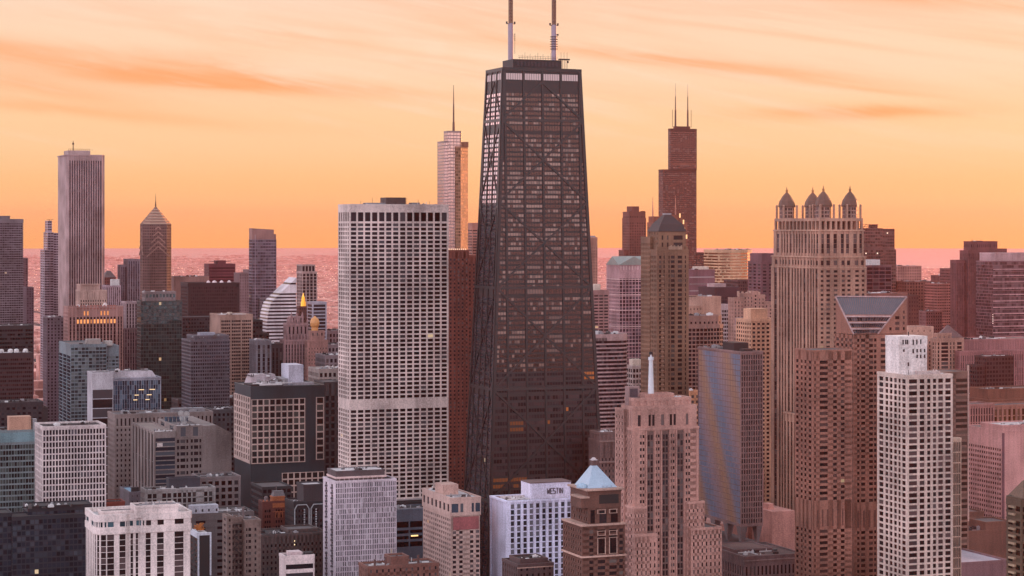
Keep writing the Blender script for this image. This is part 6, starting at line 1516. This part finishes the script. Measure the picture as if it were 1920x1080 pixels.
for k, (a_, c_, y_, Z_, col, lb) in enumerate(infill):
    b = Bld('midrise_block', lb, a_, a_ + 4, c_, Z_, 'building', col, depth=26)
    b.tier(b.R(), 0, b.z(y_), S(3.6, .55, 4, .55, .3, .3, top=1.5), roof=ROOFM if k % 2 else ROOFD); b.clutter(2, b.W - 3, 2, 18, b.z(y_), 8, .8)

# ================================================================== STREET LEVEL AND DISTANCE
rr = random.Random(11)
def inview(x, y, m=.06): 
    return y > 0 and abs(x / y) < .24 + m
fills = 0
cityA, cityB, cityC = MB(), MB(), MB()
for i in range(-34, 60):
    for j in range(9, 240):
        bx0, by0 = i * BX + 9, j * BY + 7
        cx_, cy_ = local2world(bx0 + BX / 2, by0 + BY / 2)
        if cy_ < 1500 or cy_ > 20000 or not inview(cx_, cy_): continue
        dist = cy_
        ns = 6 if dist < 5000 else 4
        if dist > 14000 and rr.random() < (dist - 14000) / 6500: continue
        for k in range(ns):
            ax = bx0 + (k % (ns // 2)) * (BX - 18) / (ns // 2) + rr.uniform(0, 4); ay = by0 + (k // (ns // 2)) * (BY - 14) / 2 + rr.uniform(0, 3)
            w_ = (BX - 22) / (ns // 2) * rr.uniform(.55, .95); d_ = (BY - 18) / 2 * rr.uniform(.6, .95)
            near = dist < 3300
            h_ = rr.choice((9, 12, 14, 18, 22, 30)) * rr.uniform(.7, 1.3) if near else rr.choice((6, 7, 8, 9, 12, 16)) * rr.uniform(.7, 1.3)
            if dist > 5000: h_ *= .40
            if not near and rr.random() < .02: h_ *= 2.5
            if near and rr.random() < .15: h_ *= 1.8
            if dist < 3800 and taken(ax, ay, w_, d_): continue
            tgt = (cityA, cityB, cityC)[rr.choice((0, 0, 1, 2))]
            c4 = [local2world(ax, ay), local2world(ax + w_, ay), local2world(ax + w_, ay + d_), local2world(ax, ay + d_)]
            tgt.prism(c4, 0, h_, rr.random())
            if dist < 5000 and rr.random() < .6:
                u_, v_ = ax + w_ * rr.uniform(.1, .6), ay + d_ * rr.uniform(.1, .6)
                tgt.prism([local2world(u_, v_), local2world(u_ + w_ * .25, v_), local2world(u_ + w_ * .25, v_ + d_ * .25), local2world(u_, v_ + d_ * .25)], h_, h_ + rr.uniform(2, 4), rr.random())
for mb, c in ((cityA, (.62, .39, .35)), (cityB, (.56, .34, .30)), (cityC, (.68, .47, .42))):  # pink haze glow is part of these wall colours
    if mb.f:
        o = mb.build('low_rise_district', wall(c, .85, .4), None, 'stuff', recalc=False)
        o['label'] = 'hazy low rise district fading out to the horizon behind the towers'; o['category'] = 'low rise city'
# lamps and headlights along the streets
lt = MB(); post = MB(); car = MB()
for i in range(-34, 60):
    for s_ in range(0, 560):
        y = 1500 + s_ * 27.0
        if y > 13000: break
        cx_, cy_ = local2world(i * BX + (6 if s_ % 2 else -6), y)
        if cy_ < 1500 or not inview(cx_, cy_, .01): continue
        if cy_ > 4000 and rr.random() < .75: continue
        r_ = .45 if cy_ < 4500 else rr.choice((.35, .45, .8)) * cy_ / 7500
        lt.prism(ngon(cx_, cy_, r_, 5), 8.9, 8.9 + r_ * 1.2); post.box(cx_ - .1, cx_ + .1, cy_ - .1, cy_ + .1, 0, 8.95)
        if rr.random() < .35 and cy_ < 5000:
            x2, y2 = local2world(i * BX + rr.choice((-3, 3)), y + rr.uniform(0, 20)); lt.prism(ngon(x2, y2, .5, 5), .7, 1.3)
            c4 = [local2world(a_, c_) for a_, c_ in ()] 
o = post.build('street_lamp_posts', wall((.1, .1, .1)), None, 'stuff', recalc=False); o['label'] = 'slim lamp posts lining the streets far below the towers'; o['category'] = 'lamp posts'
o2 = lt.build('lamp_head', lamp((1, .66, .42), 3.5), o, 'stuff', recalc=False)

sv_, t, _p = _principled('steam_vapour')
for nd in list(t.nt.nodes): t.nt.nodes.remove(nd)
pv = t.n('ShaderNodeVolumePrincipled'); pv.inputs['Color'].default_value = (.95, .93, .93, 1); pv.inputs['Density'].default_value = .16; pv.inputs['Anisotropy'].default_value = .2
oo = t.n('ShaderNodeOutputMaterial'); t.nt.links.new(pv.outputs[0], oo.inputs['Volume'])
q = MB(); Zs = 1560.0
for (px_, py_, r_) in ((346, 797, 1.7), (345, 790, 2.4), (343, 783, 3.0), (350, 777, 2.6), (339, 775, 2.4)):
    x_, z_ = xpx(px_, Zs), zpx(py_, Zs); prv = ngon(x_, Zs, r_ * .3, 10); pz = z_ - r_
    for a_ in (-.7, -.3, .15, .6, .97): nx_ = ngon(x_, Zs, r_ * (1 - a_ * a_) ** .5 + .05, 10, a_); q.prism(prv, pz, z_ + r_ * a_, 0, nx_); prv, pz = nx_, z_ + r_ * a_
o = q.build('steam', sv_, None, 'stuff'); o['label'] = 'small white puff of steam rising from a roof stack'; o['category'] = 'steam'
for b in ALLB: b.finish()
print('objects', len(bpy.data.objects), 'polys', sum(len(m.polygons) for m in bpy.data.meshes))
